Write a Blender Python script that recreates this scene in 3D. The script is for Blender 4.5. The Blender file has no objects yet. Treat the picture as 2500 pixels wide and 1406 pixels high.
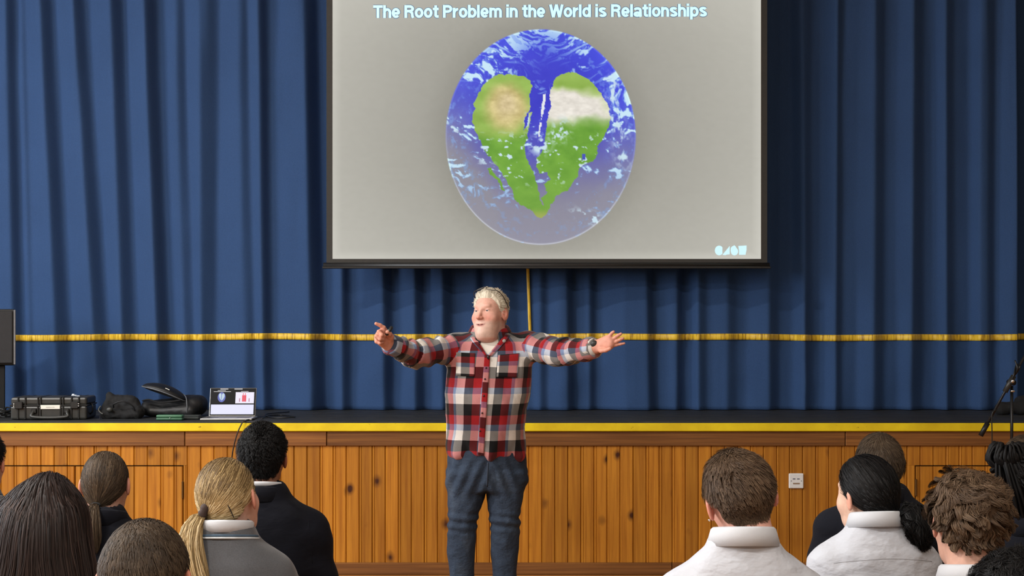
import bpy, bmesh, math, random
import numpy as np
from mathutils import Vector, Matrix

# ------------------------------------------------------------------ camera, world, exposure, large lights
SC = bpy.context.scene
COL = SC.collection
F = 3500.0            # focal length in pixels of the 2500 x 1406 frame
HY = 800.0            # pixel row of the horizon
CAMZ = 1.57           # a standing person holding up a phone
cam_d = bpy.data.cameras.new('camera')
cam_d.sensor_width = 36.0
cam_d.lens = F / 2500.0 * 36.0
cam_d.shift_y = (HY - 703.0) / 2500.0
cam_d.clip_start = 0.05
cam = bpy.data.objects.new('camera', cam_d)
cam.location = (0, 0, CAMZ)
cam.rotation_euler = (math.pi / 2, 0, 0)
COL.objects.link(cam)
SC.camera = cam

SC.view_settings.view_transform = 'Standard'
SC.view_settings.look = 'None'
SC.view_settings.gamma = 1.0
SC.view_settings.use_curve_mapping = False
SC.view_settings.exposure = 0.0

world = bpy.data.worlds.new('world')
SC.world = world
world.use_nodes = True
world.node_tree.nodes['Background'].inputs[0].default_value = (0.6, 0.65, 0.75, 1)
world.node_tree.nodes['Background'].inputs[1].default_value = 0.25

LAMP_W = 1.0          # one dial for every ceiling lamp
# ceiling lamps of the hall: x, y, watts
LAMPS = [(-4.3, 4.6, 330), (-4.3, 0.0, 320), (-4.3, -4.6, 200),
         (0.0, 0.0, 110), (0.0, -4.6, 120),
         (4.3, 4.6, 12), (4.3, 0.0, 50), (4.3, -4.6, 80)]
# unseen windows added in the left wall to light the curtain folds: y of the middle, watts
ADDED_WINDOWS = [(7.2, 150), (4.4, 130), (1.6, 110)]
CEIL = 5.7

# ------------------------------------------------------------------ helpers
def P(px, py, Y):
    """a pixel of the photograph and a distance -> a point of the hall"""
    return np.array([(px - 1250.0) * Y / F, Y, CAMZ - (py - HY) * Y / F])

def lin(c):
    c = np.asarray(c, float) / 255.0
    return np.where(c <= 0.04045, c / 12.92, ((c + 0.055) / 1.055) ** 2.4)

def L4(r, g, b):
    return tuple(float(v) for v in lin((r, g, b))) + (1.0,)

class NT:
    """a small wrapper for building node trees"""
    def __init__(self, name):
        self.m = bpy.data.materials.new(name)
        self.m.use_nodes = True
        self.t = self.m.node_tree
        self.b = self.t.nodes['Principled BSDF']
    def n(self, kind, **kw):
        nd = self.t.nodes.new(kind)
        for k, v in kw.items():
            if k.startswith('i_'):
                nd.inputs[k[2:].replace('_', ' ')].default_value = v
            elif k.startswith('x'):
                nd.inputs[int(k[1:])].default_value = v
            else:
                setattr(nd, k, v)
        return nd
    def l(self, a, b):
        self.t.links.new(a, b)
    def set(self, **kw):
        for k, v in kw.items():
            self.b.inputs[k.replace('_', ' ')].default_value = v
        return self
    def ramp(self, fac, stops, interp='LINEAR'):
        r = self.n('ShaderNodeValToRGB')
        r.color_ramp.interpolation = interp
        e = r.color_ramp.elements
        while len(e) < len(stops):
            e.new(1.0)
        for k, (p, c) in enumerate(stops):
            e[k].position = p
            e[k].color = c if len(c) == 4 else tuple(c) + (1.0,)
        if fac is not None:
            self.l(fac, r.inputs[0])
        return r.outputs[0]
    def coords(self, kind='Object', scale=(1, 1, 1), rand=0.0):
        tc = self.n('ShaderNodeTexCoord')
        mp = self.n('ShaderNodeMapping')
        mp.inputs['Scale'].default_value = scale
        self.l(tc.outputs[kind], mp.inputs['Vector'])
        if rand:
            oi = self.n('ShaderNodeObjectInfo')
            mu = self.n('ShaderNodeMath', operation='MULTIPLY', x1=rand)
            self.l(oi.outputs['Random'], mu.inputs[0])
            cb = self.n('ShaderNodeCombineXYZ')
            for k in range(3):
                self.l(mu.outputs[0], cb.inputs[k])
            self.l(cb.outputs[0], mp.inputs['Location'])
        return mp.outputs[0]
    def noise(self, vec, scale, detail=3.0, rough=0.55):
        nz = self.n('ShaderNodeTexNoise')
        nz.inputs['Scale'].default_value = scale
        nz.inputs['Detail'].default_value = detail
        nz.inputs['Roughness'].default_value = rough
        if vec is not None:
            self.l(vec, nz.inputs['Vector'])
        return nz.outputs['Fac']
    def bump(self, h, strength=0.3, dist=0.002):
        bp = self.n('ShaderNodeBump')
        bp.inputs['Strength'].default_value = strength
        bp.inputs['Distance'].default_value = dist
        self.l(h, bp.inputs['Height'])
        self.l(bp.outputs[0], self.b.inputs['Normal'])
        return bp
    def mix(self, fac, a, b, blend='MIX'):
        mx = self.n('ShaderNodeMix', data_type='RGBA', blend_type=blend)
        for s, v in ((0, fac), (6, a), (7, b)):
            if hasattr(v, 'is_linked') or hasattr(v, 'links'):
                self.l(v, mx.inputs[s])
            else:
                mx.inputs[s].default_value = v
        return mx.outputs[2]

MATS = {}
def plain(name, rgb, rough=0.6, metal=0.0, spec=0.5, var=0.12, scale=40.0, bump=0.0, bscale=300.0, sheen=0.0):
    """a coloured surface with a little procedural unevenness"""
    if name in MATS:
        return MATS[name]
    w = NT(name)
    w.set(Roughness=rough, Metallic=metal, Specular_IOR_Level=spec)
    if sheen:
        w.set(Sheen_Weight=sheen, Sheen_Roughness=0.5)
    c = np.array(lin(rgb))
    v = w.coords('Object')
    f = w.noise(v, scale)
    w.l(w.ramp(f, [(0.3, tuple(c * (1 - var))), (0.7, tuple(np.minimum(c * (1 + var), 1)))]), w.b.inputs['Base Color'])
    if bump:
        w.bump(w.noise(v, bscale, 2.0), bump, 0.002)
    MATS[name] = w.m
    return w.m

def mesh(name, V, Fa, mat=None, parent=None, smooth=True, attrs=None):
    """verts and faces -> ONE linked mesh object"""
    me = bpy.data.meshes.new(name)
    V = np.asarray(V, np.float32)
    if isinstance(Fa, np.ndarray) and Fa.ndim == 2:
        n, k = Fa.shape
        me.vertices.add(len(V))
        me.vertices.foreach_set('co', V.ravel())
        me.loops.add(n * k)
        me.loops.foreach_set('vertex_index', Fa.astype(np.int32).ravel())
        me.polygons.add(n)
        me.polygons.foreach_set('loop_start', (np.arange(n) * k).astype(np.int32))
        me.update(calc_edges=True)
        me.validate()
    else:
        me.from_pydata([tuple(map(float, v)) for v in V], [], [tuple(int(q) for q in f) for f in Fa])
    if smooth:
        me.polygons.foreach_set('use_smooth', np.ones(len(me.polygons), bool))
    if attrs:
        for an, (ty, dom, data) in attrs.items():
            a = me.attributes.new(an, ty, dom)
            data = np.asarray(data, np.float32)
            a.data.foreach_set('color' if ty == 'FLOAT_COLOR' else 'vector' if ty == 'FLOAT_VECTOR' else 'value', data.ravel())
    me.update()
    o = bpy.data.objects.new(name, me)
    COL.objects.link(o)
    if mat is not None:
        me.materials.append(mat)
    if parent is not None:
        o.parent = parent
    return o

def tag(o, label=None, cat=None, group=None, kind=None):
    for k, v in (('label', label), ('category', cat), ('group', group), ('kind', kind)):
        if v:
            o[k] = v
    return o

def empty(name, loc, label=None, cat=None, group=None, kind=None, rz=0.0):
    o = bpy.data.objects.new(name, None)
    o.empty_display_size = 0.1
    o.location = tuple(float(v) for v in loc)
    o.rotation_euler = (0, 0, rz)
    COL.objects.link(o)
    return tag(o, label, cat, group, kind)

class MB:
    """collects closed shapes and links them as one mesh object"""
    def __init__(self):
        self.v = []; self.f = []; self.n = 0
    def add(self, V, Fa):
        V = np.asarray(V, float)
        self.v.append(V)
        self.f += [tuple(int(i) + self.n for i in f) for f in Fa]
        self.n += len(V)
        return self
    def box(self, c, s, bev=0.0, seg=1, R=None):
        bm = bmesh.new()
        bmesh.ops.create_cube(bm, size=1.0)
        for v in bm.verts:
            v.co = Vector((v.co.x * s[0], v.co.y * s[1], v.co.z * s[2]))
        if bev > 0:
            bmesh.ops.bevel(bm, geom=list(bm.edges), offset=bev, segments=seg, profile=0.5, affect='EDGES')
        bm.verts.index_update()
        V = np.array([v.co[:] for v in bm.verts])
        Fa = [[v.index for v in f.verts] for f in bm.faces]
        bm.free()
        if R is not None:
            V = V @ np.asarray(R, float).T
        return self.add(V + np.asarray(c, float), Fa)
    def tube(self, pts, r, n=10, cap=True, flat=1.0):
        V, Fa = tube(pts, r, n, cap, flat)
        return self.add(V, Fa)
    def ell(self, c, r, nu=20, nv=12, R=None):
        V, Fa = sphere(nu, nv)
        V = V * np.asarray(r)
        if R is not None:
            V = V @ np.asarray(R).T
        return self.add(V + np.asarray(c, float), Fa)
    def build(self, name, mat, parent=None, smooth=False):
        return mesh(name, np.concatenate(self.v), self.f, mat, parent, smooth)

def sphere(nu=20, nv=12):
    V = [(0, 0, 1)]
    for j in range(1, nv):
        t = math.pi * j / nv
        for i in range(nu):
            a = 2 * math.pi * i / nu
            V.append((math.sin(t) * math.cos(a), math.sin(t) * math.sin(a), math.cos(t)))
    V.append((0, 0, -1))
    Fa = [(0, 1 + i, 1 + (i + 1) % nu) for i in range(nu)]
    for j in range(nv - 2):
        b = 1 + j * nu
        for i in range(nu):
            k = (i + 1) % nu
            Fa.append((b + i, b + nu + i, b + nu + k, b + k))
    b = 1 + (nv - 2) * nu
    Fa += [(b + (i + 1) % nu, b + i, len(V) - 1) for i in range(nu)]
    return np.array(V, float), Fa

def tube(pts, r, n=10, cap=True, flat=1.0):
    pts = np.asarray(pts, float)
    m = len(pts)
    r = np.broadcast_to(np.asarray(r, float), (m,))
    T = np.gradient(pts, axis=0)
    T /= np.linalg.norm(T, axis=1)[:, None] + 1e-12
    up = np.array([0, 0, 1.0]) if abs(T[0][2]) < 0.9 else np.array([1.0, 0, 0])
    V = []
    N = up - T[0] * np.dot(up, T[0]); N /= np.linalg.norm(N)
    for i in range(m):
        N = N - T[i] * np.dot(N, T[i]); N /= np.linalg.norm(N) + 1e-12
        B = np.cross(T[i], N)
        for k in range(n):
            a = 2 * math.pi * k / n
            V.append(pts[i] + r[i] * (math.cos(a) * N * flat + math.sin(a) * B))
    Fa = []
    for i in range(m - 1):
        for k in range(n):
            q = (k + 1) % n
            Fa.append((i * n + k, i * n + q, (i + 1) * n + q, (i + 1) * n + k))
    if cap:
        Fa.append(tuple(range(n))[::-1])
        Fa.append(tuple((m - 1) * n + k for k in range(n)))
    return np.array(V), Fa

def spline(pts, n=24):
    """smooth curve through points (Catmull-Rom)"""
    p = np.asarray(pts, float)
    p = np.vstack([2 * p[0] - p[1], p, 2 * p[-1] - p[-2]])
    out = []
    segs = len(p) - 3
    for k in range(n):
        u = k / (n - 1) * segs
        i = min(int(u), segs - 1); t = u - i
        a, b, c, d = p[i], p[i + 1], p[i + 2], p[i + 3]
        out.append(0.5 * ((2 * b) + (c - a) * t + (2 * a - 5 * b + 4 * c - d) * t * t + (3 * b - a - 3 * c + d) * t ** 3))
    return np.array(out)

def extrude(poly, depth, y0=0.0):
    """flat outline in x,z -> a slab of real thickness towards the viewer"""
    n = len(poly)
    V = [(x, y0, z) for x, z in poly] + [(x, y0 - depth, z) for x, z in poly]
    Fa = [tuple(range(n)), tuple(range(2 * n - 1, n - 1, -1))]
    Fa += [(i, n + i, n + (i + 1) % n, (i + 1) % n) for i in range(n)]
    return np.array(V, float), Fa

def hash3(i, j, k, s=0):
    h = (i * 374761393 + j * 668265263 + k * 1442695041 + s * 974634777) & 0xffffffff
    h = ((h ^ (h >> 13)) * 1274126177) & 0xffffffff
    return ((h ^ (h >> 16)) & 0xffff) / 65535.0

def vnoise(p, s=0):
    """value noise in [-1, 1] for an (N, 3) array"""
    p = np.asarray(p, float)
    i = np.floor(p).astype(np.int64)
    f = p - i
    f = f * f * (3 - 2 * f)
    out = 0
    for dx in (0, 1):
        for dy in (0, 1):
            for dz in (0, 1):
                w = (f[:, 0] if dx else 1 - f[:, 0]) * (f[:, 1] if dy else 1 - f[:, 1]) * (f[:, 2] if dz else 1 - f[:, 2])
                out = out + w * hash3(i[:, 0] + dx, i[:, 1] + dy, i[:, 2] + dz, s)
    return out * 2 - 1

def fbm(p, o=4, s=0):
    a, t, r = 1.0, 0.0, 0.0
    p = np.asarray(p, float)
    for k in range(o):
        r = r + a * vnoise(p, s + k); t += a; a *= 0.5; p = p * 2.03 + 7.1
    return r / t

def sstep(a, b, x):
    t = np.clip((x - a) / (b - a), 0, 1)
    return t * t * (3 - 2 * t)
# ------------------------------------------------------------------ the hall: floor, walls, ceiling, lamps
YS = 9.13             # face of the boards at the front of the stage
ZST = 0.972           # stage height
YC = 10.47            # hem line of the curtains
XW = 6.6

def wood(name, dark, light, zscale=2.0, knots=0.0, rough=0.42, axis='z', grain=55.0, tint=0.16):
    w = NT(name)
    w.set(Roughness=rough, Specular_IOR_Level=0.4)
    sc = (grain, grain, zscale) if axis == 'z' else (zscale, grain, grain)
    v = w.coords('Object', sc, 37.0)
    f1 = w.noise(v, 1.0, 5.0, 0.6)
    base = w.ramp(f1, [(0.32, lin(dark)), (0.68, lin(light))])
    oi = w.n('ShaderNodeObjectInfo')
    tone = w.ramp(oi.outputs['Random'], [(0.0, (1 - tint,) * 3), (1.0, (1 + tint, 1 + tint * .9, 1 + tint * .8))])
    base = w.mix(1.0, base, tone, 'MULTIPLY')
    if knots:
        v2 = w.coords('Object', (11.0, 11.0, 8.0), 91.0)
        wn = w.noise(v2, 1.5, 2.0)
        vo = w.n('ShaderNodeTexVoronoi')
        vo.inputs['Scale'].default_value = 0.62
        vo.inputs['Randomness'].default_value = 1.0
        w.l(v2, vo.inputs['Vector'])
        d = w.n('ShaderNodeMath', operation='ADD')
        m2 = w.n('ShaderNodeMath', operation='MULTIPLY_ADD', x1=0.16, x2=-0.08)
        w.l(wn, m2.inputs[0])
        w.l(vo.outputs['Distance'], d.inputs[0]); w.l(m2.outputs[0], d.inputs[1])
        k = w.ramp(d.outputs[0], [(0.06, (1, 1, 1)), (0.12, (0.55, .55, .55)), (0.24, (0, 0, 0))])
        sep = w.n('ShaderNodeSeparateColor')
        w.l(vo.outputs['Color'], sep.inputs[0])
        g = w.n('ShaderNodeMath', operation='GREATER_THAN', x1=1.0 - knots)
        w.l(sep.outputs[0], g.inputs[0])
        kk = w.n('ShaderNodeMath', operation='MULTIPLY')
        w.l(k, kk.inputs[0]); w.l(g.outputs[0], kk.inputs[1])
        base = w.mix(kk.outputs[0], base, L4(62, 26, 10))
        # fine dark streaks
        v3 = w.coords('Object', (130, 130, 3.2), 53.0)
        st = w.ramp(w.noise(v3, 1.0, 3.0), [(0.62, (0, 0, 0)), (0.78, (0.55, .55, .55))])
        base = w.mix(st, base, L4(120, 66, 20))
    w.l(base, w.b.inputs['Base Color'])
    w.bump(f1, 0.12, 0.001)
    return w.m

M_BOARD = wood('pine_board', (154, 94, 22), (188, 126, 38), 1.6, 0.55)
M_RAIL = wood('dark_rail', (104, 62, 26), (144, 94, 44), 1.2, 0.0, 0.5, axis='x')
M_PARQ = wood('hall_floor', (120, 78, 40), (156, 106, 58), 1.0, 0.0, 0.35, axis='x', grain=18)
M_WALL = plain('painted_wall', (150, 140, 122), 0.8, var=0.04, scale=3)
M_CEIL = plain('white_ceiling', (206, 200, 188), 0.85, var=0.03, scale=2)
M_LAMPBODY = plain('lamp_body', (220, 220, 216), 0.5, var=0.03)

def emis(name, rgb, strength):
    w = NT(name)
    w.set(Emission_Color=L4(*rgb), Emission_Strength=strength, Base_Color=tuple(0.25 * v for v in L4(*rgb)[:3]) + (1,))
    return w.m

def slab(name, x0, x1, y0, y1, z0, z1, mat, parent=None, bev=0.0):
    return MB().box(((x0 + x1) / 2, (y0 + y1) / 2, (z0 + z1) / 2), (x1 - x0, y1 - y0, z1 - z0), bev).build(name, mat, parent)

tag(slab('floor', -XW, XW, -7, 13.2, -0.1, 0, M_PARQ), 'worn brown wooden hall floor in front of the stage', 'floor', kind='structure')
tag(slab('ceiling', -XW, XW, -7, 13.2, CEIL, CEIL + 0.1, M_CEIL), 'white ceiling above the school hall', 'ceiling', kind='structure')
tag(slab('wall_left', -XW - .15, -XW, -7, 13.2, 0, CEIL, M_WALL), 'cream painted side wall left of the stage', 'wall', kind='structure')
tag(slab('wall_right', XW, XW + .15, -7, 13.2, 0, CEIL, M_WALL), 'cream painted side wall right of the stage', 'wall', kind='structure')
tag(slab('wall_back', -XW, XW, 13.1, 13.2, 0, CEIL, M_WALL), 'wall at the back of the stage behind the curtains', 'wall', kind='structure')
tag(slab('wall_front', -XW, XW, -7.15, -7, 0, CEIL, M_WALL), 'cream end wall of the hall behind the viewer', 'wall', kind='structure')

M_PANE = emis('added_glow_pane', (214, 230, 255), 1.6)  # glow of the added, unseen panes
M_WFR = plain('window_white', (222, 220, 214), .5, var=.03)
for k, (wy, watt) in enumerate(ADDED_WINDOWS):
    r = empty('window_%d' % (k + 1), (-XW + .01, wy, 3.1), 'tall white framed window in the left wall, %s' % ('nearest the stage', 'second from the stage', 'third from the stage')[k], 'window', kind='structure')
    for j, (dy, dz, sy, sz_) in enumerate(((0, 1.18, 2.0, .07), (0, -1.18, 2.0, .07), (-.97, 0, .07, 2.3), (.97, 0, .07, 2.3), (0, 0, .05, 2.3), (0, .35, 1.9, .05))):
        MB().box((.03, dy, dz), (.06, sy, sz_), .006).build('window_frame', M_WFR, r)
    for dy in (-.48, .48):
        for dz, h_ in ((-.40, 1.44), (.76, .76)):
            MB().box((.012, dy, dz), (.006, .90, h_)).build('pane', M_PANE, r)
    ld = bpy.data.lights.new('added_side_light', 'AREA'); ld.shape = 'RECTANGLE'; ld.size = 1.85; ld.size_y = 2.25  # area light added at each pane for stronger light from the left
    ld.energy = watt; ld.color = (.92, .96, 1.0)
    lo = bpy.data.objects.new('added_side_light', ld); lo.location = (.075, 0, 0)
    lo.rotation_euler = (math.pi / 2, 0, -math.pi / 2)
    lo.parent = r; COL.objects.link(lo)
M_DIFF = emis('lamp_diffuser', (255, 246, 228), 3.0)
for k, (lx, ly, watt) in enumerate(LAMPS):
    r = empty('ceiling_light', (lx, ly, CEIL), 'long white ceiling light, %s row, %s' % ({-4.3: 'left', 0.0: 'middle', 4.3: 'right'}[lx], {4.6: 'nearest the stage', 0.0: 'above the audience', -4.6: 'at the far end of the hall'}[ly]), 'ceiling light', 'hall ceiling lights')
    MB().box((0, 0, -0.035), (1.5, 0.34, 0.07), 0.01).build('housing', M_LAMPBODY, r)
    MB().box((0, 0, -0.078), (1.44, 0.28, 0.014), 0.004).build('diffuser', M_DIFF, r)
    ld = bpy.data.lights.new('tube_light', 'AREA')
    ld.shape = 'RECTANGLE'; ld.size = 1.4; ld.size_y = 0.26
    ld.energy = watt * LAMP_W
    ld.color = (1.0, 0.965, 0.915)
    lo = bpy.data.objects.new('tube_light', ld)
    lo.location = (0, 0, -0.10)
    lo.parent = r
    COL.objects.link(lo)

# ------------------------------------------------------------------ the stage
M_STAGE = NT('stage_black')
M_STAGE.set(Roughness=0.55)
_v = M_STAGE.coords('Object', (2, 9, 9))
M_STAGE.l(M_STAGE.ramp(M_STAGE.noise(_v, 3.0, 6.0, 0.7), [(0.35, lin((22, 23, 23))), (0.62, lin((44, 45, 44))), (0.8, lin((88, 86, 80)))]), M_STAGE.b.inputs['Base Color'])
M_STAGE.bump(M_STAGE.noise(_v, 20.0), 0.3, 0.002)
M_STAGE = M_STAGE.m
M_YEL = NT('yellow_paint')
M_YEL.set(Roughness=0.45)
_v = M_YEL.coords('Object', (1, 1, 1))
_c = M_YEL.ramp(M_YEL.noise(_v, 5.0, 4.0), [(0.3, lin((214, 182, 10))), (0.7, lin((240, 214, 22)))])
_sp = M_YEL.ramp(M_YEL.noise(M_YEL.coords('Object', (22, 22, 40)), 1.0, 3.0, 0.6), [(0.24, (1, 1, 1)), (0.30, (0, 0, 0))])
M_YEL.l(M_YEL.mix(_sp, _c, L4(120, 84, 12)), M_YEL.b.inputs['Base Color'])
M_YEL = M_YEL.m

stage = MB().box((0, (YS + 0.03 + 12.6) / 2, (ZST - 0.03) / 2), (2 * XW, 12.6 - YS - 0.03, ZST - 0.03)).build('stage', M_STAGE)
tag(stage, 'raised school stage with black floor, yellow edge and pine board front', 'stage', kind='structure')
# black floor planks running along the stage
yy = YS - 0.01
k = 0
while yy < 12.5:
    wd = 0.085 if k == 0 else 0.19
    slab('stage_plank', -XW, XW, yy, yy + wd - 0.006, ZST - 0.03, ZST, M_STAGE, stage, 0.004)
    yy += wd; k += 1
def zrow(py, Y=YS):
    return CAMZ - (py - HY) * Y / F
def xcol(px, Y=YS):
    return (px - 1250) * Y / F
slab('yellow_nosing', -XW, XW, YS - 0.035, YS + 0.01, zrow(1053, YS - .03), ZST - 0.008, M_YEL, stage, 0.004)
zr1 = zrow(1088); zb = zrow(1373)
for a, b in ((-1240, 452), (453, 798), (799, 2062), (2063, 3740)):
    slab('top_rail', xcol(a) + .001, xcol(b) - .001, YS - 0.016, YS + 0.03, zr1, zrow(1053, YS - .03), M_RAIL, stage, 0.003)
for a, b in ((-1240, 760), (761, 1640), (1641, 3740)):
    slab('bottom_rail', xcol(a), xcol(b) - .001, YS - 0.014, YS + 0.03, 0.002, zb, M_RAIL, stage, 0.003)

def board_mesh(w, h, bead=True):
    """tongue and groove board: rounded edges and a bead line"""
    g = 0.005
    prof = [(-w / 2, 0.02), (-w / 2, 0.006), (-w / 2 + g, 0.0)]
    if bead:
        prof += [(-w / 2 + .012, 0.0), (-w / 2 + .0145, 0.004), (-w / 2 + .017, 0.0)]
    prof += [(w / 2 - g, 0.0), (w / 2, 0.006), (w / 2, 0.02)]
    n = len(prof)
    V = [(x, y, -h / 2) for x, y in prof] + [(x, y, h / 2) for x, y in prof]
    Fa = [(i, i + 1, n + i + 1, n + i) for i in range(n - 1)] + [tuple(range(n))[::-1], tuple(range(n, 2 * n))]
    me = bpy.data.meshes.new('board')
    me.from_pydata(V, [], Fa); me.materials.append(M_BOARD); me.update()
    return me

rng = random.Random(7)
seams = [718 + 31.85 * k for k in range(0, 95)]
seams = [718 - 32.55 * k for k in range(60, 0, -1)] + seams
zh1 = zrow(1137)                       # top of the hatch doors
cache = {}
def board(x0, x1, z0, z1, y, parent, name='board'):
    w, h = round(x1 - x0 - 0.0012, 4), round(z1 - z0 - 0.001, 4)
    bead = (hash3(int(x0 * 1000), 3, 5) < 0.45)
    key = (round(w, 3), round(h, 3), bead)
    if key not in cache:
        cache[key] = board_mesh(w, h, bead)
    o = bpy.data.objects.new(name, cache[key])
    o.location = ((x0 + x1) / 2, y + rng.uniform(-.0012, .0012), (z0 + z1) / 2)
    o.parent = parent
    COL.objects.link(o)
    return o
HATCH = [(-420, 447), (2235, 3000)]
hroots = []
for k, (a, b) in enumerate(HATCH):
    # two hatch doors set into the boarding; the left one splits at a meeting line
    for (c, d) in (((a, 182), (182, b)) if k == 0 else ((a, b),)):
        hd = MB().box((xcol((c + d) / 2), YS + 0.026, (zb + zh1) / 2), (xcol(d) - xcol(c) - .006, 0.012, zh1 - zb - .008)).build('hatch_door', M_BOARD, stage)
        hroots.append((c, d, hd))
    hx = b if k == 0 else a
for a, b in zip(seams[:-1], seams[1:]):
    hit = None
    for c, d in HATCH:
        if c < b - 3 and a + 3 < d:
            hit = (c, d)
    if hit is None:
        board(xcol(a), xcol(b), zb, zr1, YS, stage)
    else:
        board(xcol(a), xcol(b), zh1 + .003, zr1, YS, stage)
        if hit[1] < b:                   # slivers beside the hatch
            board(xcol(hit[1] + .5), xcol(b), zb, zh1 + .003, YS, stage)
        if a < hit[0]:
            board(xcol(a), xcol(hit[0] - .5), zb, zh1 + .003, YS, stage)
        for c, d, hd in hroots:
            lo, hi = max(a, c + 1.2), min(b, d - 1.2)
            if hi - lo > 4:
                board(xcol(lo), xcol(hi), zb + .004, zh1 - .004, YS + 0.003, hd)
M_BRASS = plain('aged_hinge', (96, 66, 28), 0.45, 0.6)
for px, pys in ((446, (1196,)), (2236, (1190,))):
    for py in pys:
        MB().box((xcol(px), YS - 0.003, zrow(py)), (0.011, 0.012, 0.11), 0.003).build('hinge', M_BRASS, stage)
# dark sheet behind the boards, its colour standing in for shade in the joints
slab('backing_panel', -XW, XW, YS + 0.0345, YS + 0.045, 0.02, ZST - .04, plain('joint_shadow', (58, 32, 14), 0.9), stage)

# ------------------------------------------------------------------ curtains
CUR_L = [(-420, -420, .02), (-330, -320, .055), (-316, -304, 0), (-220, -205, .055), (-205, -190, 0), (-110, -95, .05), (-95, -80, .0),
         (-40, -34, .02), (26, 44, .055), (39, 58, .004), (58, 76, .03), (64, 86, .018), (108, 146, .058), (126, 170, .0), (188, 238, .058), (206, 264, .002),
         (280, 305, .056), (299, 332, .0), (345, 372, .045), (361, 391, .064), (380, 413, -.012), (430, 453, .036), (449, 480, .014),
         (492, 494, .046), (538, 526, .004), (584, 600, .042), (606, 626, .022), (637, 646, .052), (652, 664, -.004), (682, 690, .012), (700, 712, .03),
         (748, 764, .066), (774, 792, -.02), (800, 806, .0), (832, 838, .046), (846, 856, -.004), (890, 893, .018), (936, 940, .056), (948, 960, .0),
         (1012, 1016, .05), (1026, 1036, -.006), (1080, 1082, .05), (1096, 1104, -.01), (1160, 1164, .012), (1178, 1182, -.02), (1196, 1198, .045), (1222, 1226, .04),
         (1262, 1266, .005), (1302, 1304, .012)]
CUR_R = [(1280, 1286, .035), (1296, 1300, .03), (1318, 1318, .05), (1336, 1336, .028), (1364, 1366, .058), (1378, 1386, .06), (1388, 1400, .002), (1438, 1438, .035), (1453, 1455, .0), (1500, 1498, .03),
         (1526, 1524, .052), (1566, 1580, .06), (1578, 1596, .006), (1640, 1640, .04), (1655, 1652, .046), (1664, 1664, .0), (1684, 1684, .0), (1696, 1698, .055), (1722, 1724, .022),
         (1772, 1772, .04), (1800, 1800, .008), (1830, 1822, .006), (1872, 1874, .045), (1906, 1900, .0), (1932, 1934, -.004), (1953, 1958, .052), (1978, 1976, .006), (2006, 2004, .0),
         (2038, 2034, .052), (2050, 2048, .02), (2092, 2088, .018), (2130, 2126, .05), (2160, 2154, .01), (2192, 2188, .012), (2222, 2216, .054), (2252, 2250, .0), (2278, 2280, .0),
         (2300, 2302, .054), (2322, 2324, .01), (2366, 2366, .0), (2382, 2380, .05), (2402, 2404, .044), (2426, 2424, .01), (2452, 2440, .04), (2486, 2456, .066)]
CUR_S = [(2462, 2440, -.05), (2520, 2500, .0), (2556, 2548, .05), (2572, 2566, .0), (2640, 2640, .05), (2660, 2660, .0), (2740, 2740, .05), (2760, 2760, 0),
         (2860, 2860, .05), (2880, 2880, 0), (2980, 2980, .05), (3000, 3000, 0), (3100, 3100, .05)]
TOPZ = 5.1
FOLD = 1.9
def curtain_fn(ctrl, seed):
    c = np.array(ctrl, float)
    def fn(px, py):
        """depth towards the viewer (m) of the cloth at a column for one row"""
        t = py / 815.0
        xs = c[:, 0] + (c[:, 1] - c[:, 0]) * t
        xs = np.maximum.accumulate(xs + np.arange(len(xs)) * 1e-3)
        fine = np.arange(px[0] - 30, px[-1] + 31, 2.0)
        d = np.interp(fine, xs, c[:, 2] * FOLD)
        sg = 2.1
        kx = np.arange(-8, 9); ker = np.exp(-0.5 * (kx / sg) ** 2); ker /= ker.sum()
        d = np.convolve(np.pad(d, 8, mode='edge'), ker, mode='valid')
        d = np.interp(px, fine, d)
        z = np.full(len(px), py)
        q = np.stack([px / 46.0, z / 520.0, np.full(len(px), seed * 9.1)], 1)
        d = d + 0.010 * fbm(q, 3, seed)
        # gathered pleats near the top, rumples near the floor
        q2 = np.stack([px / 17.0, z / 260.0, np.full(len(px), seed * 3.3)], 1)
        d = d + 0.011 * vnoise(q2, seed + 5) * (1 - sstep(0, 420, py) * 0.75)
        q3 = np.stack([(px + 0.45 * z) / 60.0, (z - .25 * px) / 85.0, np.full(len(px), seed)], 1)
        d = d + 0.013 * vnoise(q3, seed + 8) * sstep(800, 950, py)
        return d
    return fn

def cloth_mat(name, rgb):
    w = NT(name)
    w.set(Roughness=0.85, Specular_IOR_Level=0.15, Sheen_Weight=0.25, Sheen_Roughness=0.5)
    w.b.inputs['Sheen Tint'].default_value = L4(120, 150, 210)
    c = lin(rgb)
    v = w.coords('Object')
    f = w.noise(v, 2.2, 4.0)
    wv = w.noise(w.coords('Object', (420, 420, 160)), 1.0, 2.0)
    b = w.ramp(f, [(0.3, tuple(c * .9)), (0.7, tuple(c * 1.1))])
    b = w.mix(0.55, b, w.ramp(wv, [(0.3, tuple(c * .7)), (0.7, tuple(c * 1.3))]))
    w.l(b, w.b.inputs['Base Color'])
    w.bump(wv, 0.35, 0.0015)
    return w.m
M_CURT = cloth_mat('blue_curtain', (49, 74, 113))
M_TRIM = NT('yellow_trim')
M_TRIM.set(Roughness=0.45, Sheen_Weight=0.2)
_t = M_TRIM.noise(M_TRIM.coords('Object', (75, 10, 6)), 1.0, 3.0, 0.65)
M_TRIM.l(M_TRIM.ramp(_t, [(0.34, lin((150, 112, 10))), (0.48, lin((222, 178, 30))), (0.7, lin((244, 208, 60)))]), M_TRIM.b.inputs['Base Color'])
M_TRIM.bump(_t, 0.5, 0.004)
M_TRIM = M_TRIM.m

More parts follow.
